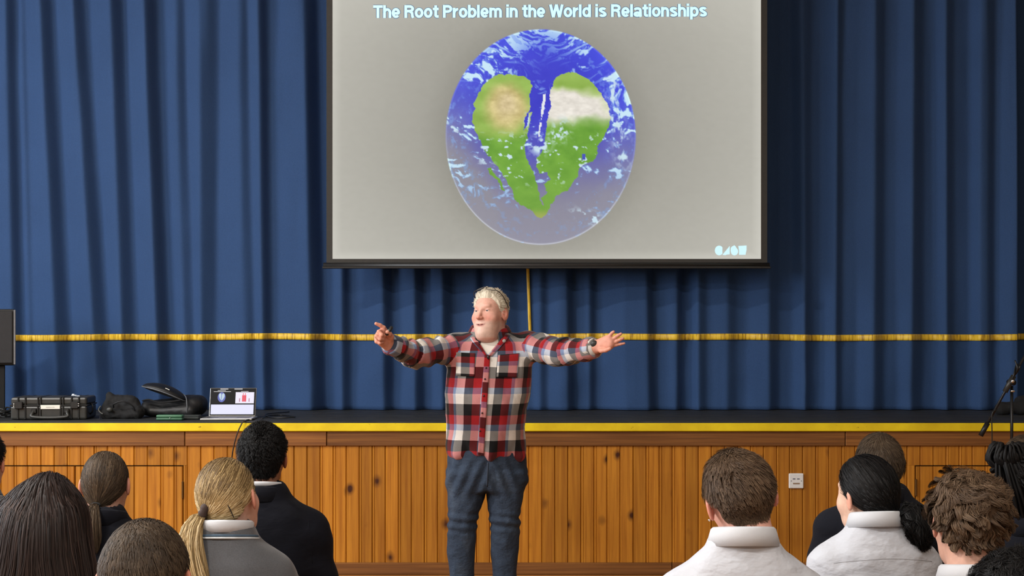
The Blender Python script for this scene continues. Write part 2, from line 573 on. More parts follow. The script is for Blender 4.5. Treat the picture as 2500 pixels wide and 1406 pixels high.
def sheet(name, fn, px0, px1, rows, step, mat, parent, off=0.0, yb=YC, thick=0.006, rough=None):
    """a hanging sheet with real thickness"""
    px = np.arange(px0, px1 + .1, step)
    nx = len(px)
    front = []
    for k, py in enumerate(rows):
        d = fn(px, py) + off
        if rough is not None:
            d = d + rough(px, py)
        Y = yb - d
        z = CAMZ - (py - HY) * yb / F
        # the columns keep their place along the rail; folds only come forward
        front.append(np.stack([(px - 1250) * yb / F, Y, np.full(nx, z)], 1))
    front = np.array(front)
    back = front.copy(); back[:, :, 1] += thick
    ny = len(rows)
    V = np.concatenate([front.reshape(-1, 3), back.reshape(-1, 3)])
    g = np.arange(ny * nx).reshape(ny, nx)
    a = np.stack([g[:-1, :-1], g[1:, :-1], g[1:, 1:], g[:-1, 1:]], -1).reshape(-1, 4)
    N = ny * nx
    b = a[:, ::-1] + N
    sides = []
    for line in (g[0], g[-1][::-1], g[::-1, 0], g[:, -1]):
        sides.append(np.stack([line[:-1], line[1:], line[1:] + N, line[:-1] + N], 1))
    return mesh(name, V, np.concatenate([a, b] + sides), mat, parent)

rows_main = np.concatenate([np.linspace(-390, 0, 12, endpoint=False), np.linspace(0, 780, 40, endpoint=False), np.linspace(780, 999, 22)])
def curtain(name, ctrl, seed, px0, px1, label, yb=YC):
    fn = curtain_fn(ctrl, seed)
    c = sheet(name, fn, px0, px1, rows_main, 4.0, M_CURT, None, 0, yb)
    tag(c, label, 'curtain', 'stage curtains')
    sag = lambda px: 823 + 1.3 * np.sin(px / 175.0 + seed) + .9 * np.sin(px / 61.0)
    # the trim follows the folds; gathers along it
    px = np.arange(px0 + 2, px1 - 1, 2.0)
    nx = len(px)
    d = np.zeros(nx)
    grid = []
    base = fn(px, 822.0)
    gath = 0.0035 * vnoise(np.stack([px / 5.5, px * 0, px * 0 + seed], 1), 3) * sstep(-.2, .3, vnoise(np.stack([px / 50, px * 0, px * 0], 1), 9 + seed))
    for q in (-7.5, -3.5, 0, 3.5, 7.5):
        py = sag(px) + q
        Y = yb - base - 0.010 - gath - (0.003 if abs(q) < 5 else 0)
        grid.append(np.stack([(px - 1250) * yb / F, Y, CAMZ - (py - HY) * yb / F], 1))
    front = np.array(grid); back = front.copy(); back[:, :, 1] += 0.006
    ny = 5; N = ny * nx
    V = np.concatenate([front.reshape(-1, 3), back.reshape(-1, 3)])
    g = np.arange(N).reshape(ny, nx)
    a = np.stack([g[:-1, :-1], g[1:, :-1], g[1:, 1:], g[:-1, 1:]], -1).reshape(-1, 4)
    sides = [np.stack([l[:-1], l[1:], l[1:] + N, l[:-1] + N], 1) for l in (g[0], g[-1][::-1], g[::-1, 0], g[:, -1])]
    mesh('yellow_trim', np.concatenate([front.reshape(-1, 3), back.reshape(-1, 3)]), np.concatenate([a, a[:, ::-1] + N] + sides), M_TRIM, c)
    return c, fn
cl, fnl = curtain('stage_curtain', CUR_L, 1, -420, 1302, 'dark blue stage curtain left of the centre opening, behind the bags and laptop')
cr, fnr = curtain('stage_curtain', CUR_R, 2, 1286, 2470, 'dark blue stage curtain right of the centre opening with yellow edge strip', YC - 0.02)
cs, fns = curtain('stage_curtain', CUR_S, 3, 2440, 3100, 'narrow strip of dark blue curtain at the far right behind the microphone stand', YC + 0.14)
# yellow strip down the leading edge of the right-hand curtain
rws = np.linspace(-390, 818, 60)
Vv = []
for py in rws:
    x0 = 1284.5 + (py - 655) / 155 * 5.5 if py > 655 else 1284.5
    for q in (0, 7):
        Vv.append(((x0 + q - 1250) * YC / F, YC - 0.02 - float(fnr(np.array([1286.0, 1290.0, 1296.0]), py)[1]) - 0.014, CAMZ - (py - HY) * YC / F))
Vv = np.array(Vv); n = len(Vv)
Fq = [(2 * i, 2 * i + 2, 2 * i + 3, 2 * i + 1) for i in range(len(rws) - 1)]
Vb = Vv + np.array([0, .006, 0])
Fb = [tuple(q + n for q in f[::-1]) for f in Fq]
Fs = [(2 * i, 2 * i + n, 2 * i + 2 + n, 2 * i + 2) for i in range(len(rws) - 1)] + [(2 * i + 1, 2 * i + 3, 2 * i + 3 + n, 2 * i + 1 + n) for i in range(len(rws) - 1)]
mesh('edge_trim', np.concatenate([Vv, Vb]), Fq + Fb + Fs, M_TRIM, cr)
# curtain track up on the ceiling side
tr = empty('curtain_track', (0, YC, TOPZ), 'white curtain track above the stage, out of view', 'curtain track')
MB().box((0, 0, 0.21), (2 * XW - .3, 0.05, 0.05), 0.004).build('rail', M_LAMPBODY, tr)
for k in range(9):
    MB().box((-6 + 1.5 * k, 0, 0.41), (0.03, 0.03, 0.36)).build('hanger', M_LAMPBODY, tr)
# ------------------------------------------------------------------ projection screen with the slide
YP = 10.05
def sx(px): return (px - 1250) * YP / F
def sz(py): return CAMZ - (py - HY) * YP / F
M_BLK = plain('black_border', (26, 25, 24), 0.7, var=0.1)
M_BAR = plain('black_bar', (30, 29, 29), 0.35, var=0.1)
M_GREYB = plain('border_grey', (52, 50, 46), 0.75, var=0.08)
scr = empty('projection_screen', (sx(1335), YP, sz(655)), 'large pull-down projection screen showing a slide, hanging before the blue curtains', 'projector screen')
ox, oz = sx(1335), sz(655)
def lx(px): return sx(px) - ox
def lz(py): return sz(py) - oz
TOPS = -42
def sbox(name, p0, q0, p1, q1, y0, y1, mat, bev=0.0):
    return MB().box(((lx(p0) + lx(p1)) / 2, (y0 + y1) / 2, (lz(q0) + lz(q1)) / 2), (abs(lx(p1) - lx(p0)), abs(y1 - y0), abs(lz(q1) - lz(q0))), bev).build(name, mat, scr)
sbox('border', 797, TOPS, 812.5, 640, -0.002, 0.004, M_GREYB)
sbox('border', 1857, TOPS, 1873, 640, -0.002, 0.004, M_GREYB)
sbox('border', 797, 632, 1873, 645, -0.003, 0.004, M_GREYB)
sbox('border', 797, -110, 1873, -22, -0.002, 0.004, M_BLK)
V, Fa = tube([(lx(790), -.004, lz(648)), (lx(1878), -.004, lz(648))], 0.020, 14)
mesh('bottom_bar', V, Fa, M_BAR, scr)
sbox('bar_lip', 788, 650.5, 1880, 656, -0.032, 0.010, M_BAR, 0.003)
sbox('case', 760, -150, 1910, -110, -0.06, 0.08, M_LAMPBODY, 0.01)
for px in (900, 1770):
    sbox('hanger', px - 3, -520, px + 3, -150, -0.01, 0.01, M_LAMPBODY)

def poly_in(px, py, poly):
    p = np.asarray(poly, float)
    ins = np.zeros(px.shape, bool)
    j = len(p) - 1
    for i in range(len(p)):
        xi, yi = p[i]; xj, yj = p[j]
        c = ((yi > py) != (yj > py)) & (px < (xj - xi) * (py - yi) / (yj - yi + 1e-12) + xi)
        ins ^= c
        j = i
    return ins
def cr_(pts): return [(780 + .4836 * a, .4836 * b) for a, b in pts]
LAND_L = cr_([(858, 402), (900, 380), (960, 376), (1030, 385), (1066, 410), (1075, 440), (1058, 480), (1066, 520), (1056, 560), (1040, 590), (1036, 620), (1030, 665),
              (1042, 640), (1055, 572), (1072, 565), (1060, 620), (1052, 700), (1035, 740), (1040, 790), (1060, 840), (1086, 890), (1105, 960), (1112, 1010), (1128, 1036), (1170, 1010), (1195, 990),
              (1165, 1040), (1150, 1072), (1125, 1099), (1095, 1091), (1060, 1056), (1020, 1036), (985, 1006), (965, 950), (940, 905), (905, 850), (850, 790), (815, 720),
              (790, 665), (775, 622), (774, 580), (786, 545), (780, 520), (800, 480), (820, 440)])
LAND_R = cr_([(1186, 402), (1230, 371), (1275, 362), (1310, 376), (1360, 405), (1400, 440), (1440, 500), (1465, 550), (1470, 610), (1455, 660), (1430, 700), (1406, 740),
              (1400, 790), (1380, 820), (1340, 830), (1310, 850), (1300, 890), (1272, 930), (1252, 962), (1200, 985), (1168, 1012), (1132, 1036), (1120, 1000), (1152, 970),
              (1132, 930), (1166, 900), (1150, 875), (1110, 872), (1095, 842), (1097, 800), (1120, 770), (1142, 720), (1135, 670), (1150, 620), (1160, 570), (1170, 530), (1160, 480), (1172, 440)])
ISLE = cr_([(846, 850), (866, 846), (886, 880), (920, 920), (936, 966), (918, 958), (896, 910), (862, 880)])
LAKE = cr_([(1326, 776), (1346, 778), (1346, 806), (1330, 806)])
SLIV = [cr_([(1128, 478), (1142, 474), (1134, 560), (1118, 610), (1122, 540)]), cr_([(1112, 620), (1122, 616), (1110, 690), (1104, 690)])]
def slide_rgb(px, py):
    """colours of the projected slide, as sRGB 0..255"""
    px = np.asarray(px, float); py = np.asarray(py, float)
    z0 = np.zeros_like(px)
    def nz(sx_, sy_, o=4, s=0): return fbm(np.stack([px / sx_, py / sy_, z0 + s * 3.7], 1), o, s)
    dc = np.sqrt(((px - 1320) / 560) ** 2 + ((py - 330) / 420) ** 2)
    bg = np.array([158, 156, 147])[None] + (np.clip(dc - .35, 0, 1) * 44)[:, None] * np.array([1, 1.0, .98])[None]
    bg = bg - (sstep(1.30, .88, np.sqrt(((px - 1320) / 233) ** 2 + ((py - 335) / 263) ** 2)) * 12)[:, None]
    bg = bg - (sstep(260, 0, py) * 14 * sstep(1.2, .2, dc))[:, None]
    edge = np.minimum(np.minimum(px - 812, 1857 - px), 632 - py)
    bg = bg + (sstep(24, 0, edge) * 14)[:, None]
    bg = bg + (nz(9, 9, 2, 4) * 2.0)[:, None]
    r = np.sqrt(((px - 1320) / 232.5) ** 2 + ((py - 335) / 263.5) ** 2)
    wx = px + 5 * nz(11, 11, 3, 11); wy = py + 5 * nz(11, 11, 3, 12)
    ocean = np.array([58, 60, 204])[None] + (nz(60, 60, 3, 2) * 12)[:, None] + (sstep(.55, 1.0, r) * 26)[:, None] * np.array([.4, .7, .9])[None]
    fade = np.clip(sstep(270, 540, py + .22 * np.abs(px - 1320) + 26 * nz(70, 70, 3, 6)) * .92, 0, 1)
    lft = sstep(1235, 1085, px) * sstep(120, 330, py) * .45
    fade = np.clip(fade + lft, 0, .95)
    hz = np.array([150, 146, 190])[None]
    col = ocean * (1 - fade[:, None]) + (bg * .72 + hz * .28) * fade[:, None]
    # swirling clouds, denser towards the rim
    top_w = sstep(330, 130, py)
    ang = np.arctan2(py - 335, px - 1320)
    qx = px + 26 * nz(60, 60, 3, 26); qy = py + 22 * nz(55, 55, 3, 27) + .35 * np.abs(px - 1320) * top_w
    cl1 = fbm(np.stack([qx / 34, qy / 13, z0], 1), 5, 20) + .5 * fbm(np.stack([qx / 7, qy / 5, z0], 1), 3, 21)
    rim = sstep(.50, .92, r)
    top = sstep(330, 130, py)
    cm = sstep(.12, .42, cl1 + .34 * rim * (0.4 + .6 * top) - .16 + .2 * sstep(1480, 1520, px) * sstep(420, 200, py) - .3 * sstep(430, 560, py))
    streak = sstep(.16, .40, fbm(np.stack([qx / 60, qy / 6, z0], 1), 4, 23)) * rim * top * .85
    arc = sstep(.1, .4, fbm(np.stack([r * 22 + nz(30, 30, 3, 28) * 2, ang * 3.2, z0], 1), 4, 24) * .6 + .5 * nz(8, 8, 3, 29)) * sstep(.66, .86, r) * .45
    cm = np.clip(np.maximum(np.maximum(cm, streak), arc), 0, 1) * (1 - .45 * sstep(380, 560, py))
    # clear water above and between the two halves
    clear = np.exp(-((px - 1330) / 62) ** 2 - ((py - 165) / 60) ** 2)
    cm = cm * (1 - .9 * clear)
    col = col * (1 - cm[:, None]) + (np.array([120, 170, 244])[None] * (1 - cm[:, None] ** 2) + np.array([206, 238, 255])[None] * cm[:, None] ** 2) * cm[:, None]
    # land
    inL = poly_in(wx, wy, LAND_L); inR = poly_in(wx, wy, LAND_R)
    land = inL | inR | poly_in(wx, wy, ISLE)
    g = nz(38, 26, 5, 31)
    yL = py + 16 * nz(40, 40, 3, 33)
    green = np.array([110, 166, 54])[None] + (g * 26)[:, None] * np.array([1, .9, .6])[None]
    green2 = np.array([150, 186, 84])[None] + (g * 20)[:, None]
    sandL = np.array([208, 192, 128])[None] + (nz(14, 9, 4, 36) * 34)[:, None]
    sandR = np.array([236, 230, 220])[None] + (nz(16, 9, 4, 35) * 26)[:, None]
    cL = green2.copy()
    dl = np.sqrt(((px - 1238) / 62) ** 2 + ((yL - 262) / 62) ** 2)
    k = sstep(1.15, .55, dl)[:, None]; cL = cL * (1 - k) + sandL * k
    k = (sstep(.7, .1, dl) * .6)[:, None]; cL = cL * (1 - k) + (np.array([226, 204, 168])[None] + (nz(9, 6, 3, 37) * 34)[:, None]) * k
    k = sstep(318, 346, yL)[:, None]; cL = cL * (1 - k) + green * k
    cR = green2.copy()
    k = sstep(206, 232, yL - .1 * (px - 1400))[:, None]; cR = cR * (1 - k) + sandR * k
    k = sstep(278, 318, yL + .02 * (px - 1400))[:, None]; cR = cR * (1 - k) + green * k
    k = (sstep(.7, .95, np.sqrt(((px - 1390) / 100) ** 2 + ((py - 275) / 100) ** 2)) * sstep(300, 250, py) * .25)[:, None]
    cR = cR * (1 - k) + green2 * k
    lc = np.where((px < 1312)[:, None], cL, cR)
    lc = np.where((inL & (py > 335))[:, None], cL, lc)
    k = sstep(505, 530, py)[:, None]; lc = lc * (1 - k) + np.array([176, 178, 92])[None] * k
    k = sstep(360, 520, py)[:, None] * .30; lc = lc * (1 - k) + np.array([128, 168, 74])[None] * k
    col = np.where(land[:, None], lc, col)
    pc = sstep(.40, .54, nz(13, 9, 4, 41) + .10) * land * sstep(315, 345, py) * sstep(470, 420, py)
    pc = np.maximum(pc, .9 * sstep(.15, .35, nz(12, 10, 4, 43)) * np.exp(-((px - 1186) / 20) ** 2 - ((py - 372) / 34) ** 2) * 1.6)
    pc = np.maximum(pc, sstep(.0, .3, nz(9, 9, 4, 44)) * np.exp(-((px - 1318) / 22) ** 2 - ((py - 356) / 20) ** 2) * 1.6)
    pc = np.maximum(pc, sstep(-.1, .25, nz(10, 9, 4, 45)) * np.exp(-(((px - 1366) + (py - 322)) / 30) ** 2 - (((px - 1366) - (py - 322)) / 40) ** 2) * 1.5)
    pc = np.maximum(pc, sstep(.0, .3, nz(12, 9, 4, 46)) * np.exp(-((px - 1435 - (py - 528) * 1.2) / 26) ** 2 - ((py - 530) / 16) ** 2) * 1.7)
    pc = np.maximum(pc, sstep(-.2, .2, nz(8, 14, 3, 47)) * np.exp(-((px - 1286 + (py - 300) * .12) / 7) ** 2 - ((py - 300) / 26) ** 2) * inL * 1.4)
    pc = np.maximum(pc, sstep(-.02, .3, nz(11, 16, 4, 48)) * np.exp(-((px - 1508 - 14 * np.sin(py / 50)) / 20) ** 2) * sstep(150, 220, py) * sstep(430, 380, py) * (~land) * 1.1)
    pc = np.maximum(pc, sstep(.02, .3, nz(12, 10, 4, 49)) * np.exp(-((px - 1100) / 22) ** 2 - ((py - 322) / 26) ** 2) * 1.3)
    pc = np.clip(pc, 0, 1)
    col = col * (1 - pc[:, None]) + np.array([206, 232, 246])[None] * pc[:, None]
    wet = poly_in(wx, wy, LAKE)
    col = np.where(wet[:, None], np.array([70, 84, 190])[None], col)
    for s in SLIV:
        col = np.where(poly_in(px + 2 * nz(6, 6, 2, 51), py, s)[:, None], np.array([236, 240, 244])[None], col)
    line = np.exp(-((r - .992) / .007) ** 2) * (.35 + .45 * sstep(380, 520, py))
    col = col + line[:, None] * np.array([60, 66, 60])[None]
    a = sstep(1.004, .992, r)[:, None]
    return np.clip(bg * (1 - a) + col * a, 0, 255)

SLIDE_E = 0.93        # brightness of the projected light on the cloth
def slide_mat(name):
    w = NT(name)
    at = w.n('ShaderNodeAttribute', attribute_name='slide')
    w.set(Roughness=0.9, Specular_IOR_Level=0.1, Base_Color=(0.025, 0.025, 0.025, 1), Emission_Strength=SLIDE_E)
    w.l(at.outputs['Color'], w.b.inputs['Emission Color'])
    return w.m
M_SLIDE = slide_mat('projected_slide')
gx = np.concatenate([np.linspace(812.5, 1078, 24, endpoint=False), np.linspace(1078, 1562, 304, endpoint=False), np.linspace(1562, 1857.5, 26)])
gy = np.concatenate([np.linspace(-22, 62, 9, endpoint=False), np.linspace(62, 608, 342, endpoint=False), np.linspace(608, 632, 5)])
GX, GY = np.meshgrid(gx, gy)
rgb = slide_rgb(GX.ravel(), GY.ravel())
V = np.stack([(GX.ravel() - 1250) * YP / F - ox, np.full(GX.size, -0.004), CAMZ - (GY.ravel() - HY) * YP / F - oz], 1)
g = np.arange(GX.size).reshape(GX.shape)
a = np.stack([g[:-1, :-1], g[1:, :-1], g[1:, 1:], g[:-1, 1:]], -1).reshape(-1, 4)
colr = np.concatenate([lin(rgb), np.ones((len(rgb), 1))], 1)
mesh('slide_picture', V, a, M_SLIDE, scr, True, {'slide': ('FLOAT_COLOR', 'POINT', colr)})
sbox('screen_cloth', 812, -22, 1858, 633, -0.0025, 0.001, plain('screen_white', (200, 198, 192), 0.9, var=0.02))

M_TXT = emis('slide_letters', (206, 246, 255), 0.95)
M_TXTB = emis('slide_letter_halo', (104, 132, 166), 0.55)
def _arc(cx, cy, rx, ry, a0, a1, n=14):
    return [(cx + rx * math.cos(math.radians(a0 + (a1 - a0) * k / n)), cy + ry * math.sin(math.radians(a0 + (a1 - a0) * k / n))) for k in range(n + 1)]
def glyph(c, s=0.205):
    """a heavy grotesque letter as centre lines; returns its width and strokes"""
    h = s / 2; X = .77
    W = dict(T=.72, h=.62, e=.64, R=.75, o=.66, t=.43, P=.71, r=.43, b=.66, l=.225, m=.96, i=.225, n=.62, W=1.04, d=.66, s=.61, a=.64, p=.66)[c]
    w = W
    bowl = _arc(w / 2, X / 2, w / 2 - h, X / 2 - h + .01, 0, 360, 24)
    if c == 'T': st = [[(0, 1 - h), (w, 1 - h)], [(w / 2, 0), (w / 2, 1 - h)]]
    elif c in 'hn': st = [[(h, 0), (h, 1 if c == 'h' else X)], [(h, .40)] + _arc(w / 2, .42, w / 2 - h, X - h - .42, 180, 0) + [(w - h, 0)]]
    elif c == 'm':
        q = (w - s) / 2
        st = [[(h, 0), (h, X)], [(h, .42)] + _arc(h + q / 2, .46, q / 2, X - h - .46, 180, 0) + [(h + q, 0)], [(h + q, .42)] + _arc(h + 1.5 * q, .46, q / 2, X - h - .46, 180, 0) + [(w - h, 0)]]
    elif c == 'r': st = [[(h, 0), (h, X)], [(h, .34)] + _arc(w + .01, .36, w - h, X - h - .36, 180, 95)]
    elif c == 'o': st = [bowl]
    elif c == 'e': st = [[(h, .36), (w - h, .36)] + _arc(w / 2, X / 2, w / 2 - h, X / 2 - h + .01, 0, 318, 22)]
    elif c == 'b': st = [[(h, 0), (h, 1)], bowl]
    elif c == 'd': st = [[(w - h, 0), (w - h, 1)], bowl]
    elif c == 'p': st = [[(h, -.22), (h, X)], bowl]
    elif c == 'l': st = [[(h, 0), (h, 1)]]
    elif c == 'i': st = [[(h, 0), (h, X)], [(h, .85), (h, 1.02)]]
    elif c == 't': st = [[(.21, .97), (.21, .22)] + _arc(.32, .20, .11, .10, 180, 270, 6) + [(w, .10)], [(0, X - h * .8), (w, X - h * .8)]]
    elif c == 'P': st = [[(h, 0), (h, 1)], [(h, 1 - h), (w - .34, 1 - h)] + _arc(w - .36, .69, .36 - h, .31 - h, 90, -90) + [(h, .38 + h)]]
    elif c == 'R': st = [[(h, 0), (h, 1)], [(h, 1 - h), (w - .36, 1 - h)] + _arc(w - .38, .71, .36 - h, .29 - h, 90, -90) + [(h, .42 + h)], [(w - .36, .52), (w - .17, .38), (w - .14, .12), (w - .09, 0)]]
    elif c == 'W': st = [[(.07, 1), (.29, .0)], [(.29, 0), (.5 * w, 1)], [(.5 * w, 1), (w - .29, 0)], [(w - .29, 0), (w - .07, 1)]]
    elif c == 's': st = [_arc(w / 2, .555, w / 2 - h, .115, 20, 200, 10) + [(w * .42, .42), (w * .62, .355)] + _arc(w / 2, .215, w / 2 - h, .115, 20, -160, 10)]
    elif c == 'a': st = [_arc(w / 2 - .02, .52, w / 2 - h, .145, 165, 0, 10) + [(w - h - .02, .5), (w - h, .06), (w - h + .02, 0)], _arc(w / 2 - .03, .215, w / 2 - h - .02, .115, 0, 360, 18)]
    return w, st
def ribbon(pts, s):
    p = np.array(pts, float)
    closed = np.linalg.norm(p[0] - p[-1]) < 1e-6
    T = np.gradient(p, axis=0)
    if closed:
        T[0] = T[-1] = p[1] - p[-2]
    seg = np.diff(p, axis=0)
    T /= np.linalg.norm(T, axis=1)[:, None] + 1e-12
    N = np.stack([-T[:, 1], T[:, 0]], 1)
    V = np.concatenate([p + N * s / 2, p - N * s / 2])
    n = len(p)
    return V, [(i, i + n, i + 1 + n, i + 1) for i in range(n - 1)]
def slide_text(body, px0, px1, base_l, base_r, cap, mat, y, name, sw):
    mb = MB(); x = 0.0
    for ch in body:
        if ch == ' ':
            x += .30; continue
        w, st = glyph(ch)
        for q in st:
            V, Fc = ribbon(q, sw)
            mb.add(np.stack([V[:, 0] + x, np.zeros(len(V)), V[:, 1]], 1), Fc)
        x += w + .035
    V = np.concatenate(mb.v)
    X = px0 + V[:, 0] / (x - .035) * (px1 - px0)
    Yp = base_l + (base_r - base_l) * (X - px0) / (px1 - px0) - V[:, 2] * cap
    W = np.stack([(X - 1250) * YP / F - ox, np.full(len(X), y), CAMZ - (Yp - HY) * YP / F - oz], 1)
    return mesh(name, W, mb.f, mat, scr, False)
TITLE = 'The Root Problem in the World is Relationships'
slide_text(TITLE, 911.5, 1726, 44.5, 41.0, 31.0, M_TXT, -0.0075, 'slide_title', .208)
slide_text(TITLE, 911.5, 1726, 44.5, 41.0, 31.0, M_TXTB, -0.0055, 'slide_title_halo', .30)
# the four-shape emblem at the lower right of the slide
M_EMB = emis('slide_emblem', (204, 244, 252), 0.9)
def zpt(u, v): return (lx(1720 + u * .072), lz(580 + v * .072))
def flat(name, pts):
    V = np.array([(x, -0.0075, z) for x, z in pts])
    return mesh(name, V, [tuple(range(len(V)))[::-1]], M_EMB, scr, False)
def arcp(c, rx, ry, a0, a1, n=18): return [(c[0] + rx * math.cos(math.radians(a0 + (a1 - a0) * k / n)), c[1] - ry * math.sin(math.radians(a0 + (a1 - a0) * k / n))) for k in range(n + 1)]
flat('emblem_shape', [zpt(*q) for q in arcp((490, 438), 145, 165, 38, 322) + [(600, 470)]])
flat('emblem_shape', [zpt(*q) for q in [(850, 282), (850, 570), (760, 575), (700, 598), (600, 588)]])
flat('emblem_shape', [zpt(*q) for q in [(1010, 262), (1050, 300), (1085, 360), (1125, 410)] + arcp((1010, 470), 125, 135, 10, -150) + [(880, 450), (885, 350), (930, 300)]])
flat('emblem_shape', [zpt(*q) for q in [(1138, 285), (1420, 268), (1420, 420), (1385, 585), (1165, 585), (1165, 450)]])
# ------------------------------------------------------------------ smooth bodies: distance functions and a surface-nets mesher
def sd_ell(p, c, r, R=None):
    q = p - np.asarray(c, p.dtype)
    if R is not None:
        q = q @ np.asarray(R, p.dtype)
    r = np.asarray(r, p.dtype)
    a = q / r
    k0 = np.sqrt((a * a).sum(-1)) + 1e-9
    b = a / r
    k1 = np.sqrt((b * b).sum(-1)) + 1e-9
    return k0 * (k0 - 1.0) / k1
def sd_cone(p, a, b, ra, rb):
    a = np.asarray(a, p.dtype); b = np.asarray(b, p.dtype)
    ba = b - a
    t = np.clip(((p - a) @ ba) / (float(ba @ ba) + 1e-12), 0, 1)
    q = p - a - t[..., None] * ba
    return np.sqrt((q * q).sum(-1)) - (ra + (rb - ra) * t)
def smin(a, b, k):
    h = np.clip(.5 + .5 * (b - a) / k, 0, 1)
    return b * (1 - h) + a * h - k * h * (1 - h)
def smax(a, b, k):
    return -smin(-a, -b, k)
def sd_column(p, rows, soft=.02):
    """rows: z, cx, cy, half width, half depth, power"""
    r = np.asarray(rows, float)
    o = np.argsort(r[:, 0]); r = r[o]
    z = p[..., 2]
    cx, cy, a, b = (np.interp(z, r[:, 0], r[:, k]) for k in (1, 2, 3, 4))
    n = 2.4
    q = (np.abs((p[..., 0] - cx) / a) ** n + np.abs((p[..., 1] - cy) / b) ** n) ** (1 / n)
    d = (q - 1) * np.minimum(a, b)
    return smax(d, np.maximum(r[0, 0] - z, z - r[-1, 0]), soft)
def blend(p, prims, k):
    d = None
    for q in prims:
        if q[0] == 'cone': e = sd_cone(p, *q[1:])
        elif q[0] == 'ell': e = sd_ell(p, *q[1:])
        else: e = sd_column(p, *q[1:])
        d = e if d is None else smin(d, e, k)
    return d
def surf(f, lo, hi, h):
    """surface nets: the zero level of f as one quad mesh"""
    lo = np.asarray(lo, float); hi = np.asarray(hi, float)
    n = np.ceil((hi - lo) / h).astype(int) + 1
    ax = [(lo[i] + h * np.arange(n[i])).astype(np.float32) for i in range(3)]
    D = np.empty(tuple(n), np.float32)
    ch = max(1, int(400000 // (n[1] * n[2])))
    YY, ZZ = np.meshgrid(ax[1], ax[2], indexing='ij')
    for i in range(0, n[0], ch):
        xs = ax[0][i:i + ch]
        p = np.empty((len(xs), n[1], n[2], 3), np.float32)
        p[..., 0] = xs[:, None, None]; p[..., 1] = YY; p[..., 2] = ZZ
        D[i:i + ch] = f(p)
    # close the border
    D[0] = np.maximum(D[0], h * .1); D[-1] = np.maximum(D[-1], h * .1)
    D[:, 0] = np.maximum(D[:, 0], h * .1); D[:, -1] = np.maximum(D[:, -1], h * .1)
    D[:, :, 0] = np.maximum(D[:, :, 0], h * .1); D[:, :, -1] = np.maximum(D[:, :, -1], h * .1)
    S = D < 0
    c = np.zeros(tuple(n - 1), np.int8)
    for dx in (0, 1):
        for dy in (0, 1):
            for dz in (0, 1):
                c += S[dx:n[0] - 1 + dx, dy:n[1] - 1 + dy, dz:n[2] - 1 + dz]
    act = np.argwhere((c > 0) & (c < 8))
    idx = -np.ones(tuple(n - 1), np.int64)
    idx[act[:, 0], act[:, 1], act[:, 2]] = np.arange(len(act))
    acc = np.zeros((len(act), 3)); cnt = np.zeros(len(act))
    corners = [(x, y, z) for x in (0, 1) for y in (0, 1) for z in (0, 1)]
    for a in corners:
        for k in range(3):
            if a[k]: continue
            b = list(a); b[k] = 1
            d0 = D[act[:, 0] + a[0], act[:, 1] + a[1], act[:, 2] + a[2]]
            d1 = D[act[:, 0] + b[0], act[:, 1] + b[1], act[:, 2] + b[2]]
            m = (d0 < 0) != (d1 < 0)
            t = np.where(m, d0 / np.where(m, d0 - d1, 1), 0)
            pt = np.array(a, float)[None] + t[:, None] * (np.array(b) - np.array(a))[None]
            acc += np.where(m[:, None], pt, 0); cnt += m
    V = lo + h * (act + acc / np.maximum(cnt, 1)[:, None])
    quads = []
    for k in range(3):
        s0 = [slice(None)] * 3; s1 = [slice(None)] * 3
        s0[k] = slice(0, -1); s1[k] = slice(1, None)
        ch_ = S[tuple(s0)] != S[tuple(s1)]
        e = np.argwhere(ch_)
        u, v = [(1, 2), (2, 0), (0, 1)][k]
        ok = (e[:, u] > 0) & (e[:, v] > 0) & (e[:, u] < n[u] - 1) & (e[:, v] < n[v] - 1)
        e = e[ok]
        def cell(du, dv):
            q = e.copy(); q[:, u] -= du; q[:, v] -= dv
            return idx[q[:, 0], q[:, 1], q[:, 2]]
        Q = np.stack([cell(1, 1), cell(0, 1), cell(0, 0), cell(1, 0)], 1)
        flip = ~S[e[:, 0], e[:, 1], e[:, 2]]
        Q[flip] = Q[flip][:, ::-1]
        quads.append(Q)
    Q = np.concatenate(quads)
    Q = Q[(Q >= 0).all(1)]
    return V, Q
def vnormals(V, Q):
    a = V[Q[:, 2]] - V[Q[:, 0]]; b = V[Q[:, 3 if Q.shape[1] > 3 else 1]] - V[Q[:, 1]]
    fn = np.cross(a, b)
    N = np.zeros_like(V)
    for k in range(Q.shape[1]):
        np.add.at(N, Q[:, k], fn)
    return N / (np.linalg.norm(N, axis=1)[:, None] + 1e-12)
def smooth(V, Q, it=3, lam=.5):
    e = np.concatenate([Q[:, [0, 1]], Q[:, [1, 2]], Q[:, [2, 3]], Q[:, [3, 0]]])
    e = np.concatenate([e, e[:, ::-1]])
    cnt = np.bincount(e[:, 0], minlength=len(V)).astype(float)
    V = V.copy()
    for _ in range(it):
        S = np.stack([np.bincount(e[:, 0], V[e[:, 1], k], len(V)) for k in range(3)], 1)
        V += lam * (S / np.maximum(cnt, 1)[:, None] - V)
    return V
def keep_faces(V, Q, mask):
    """drop faces; returns compacted arrays"""
    Q = Q[mask]
    u, inv = np.unique(Q.ravel(), return_inverse=True)
    return V[u], inv.reshape(Q.shape), u
def rotm(yaw=0, pitch=0, roll=0):
    return np.array(Matrix.Rotation(yaw, 3, 'Z') @ Matrix.Rotation(pitch, 3, 'X') @ Matrix.Rotation(roll, 3, 'Y'))
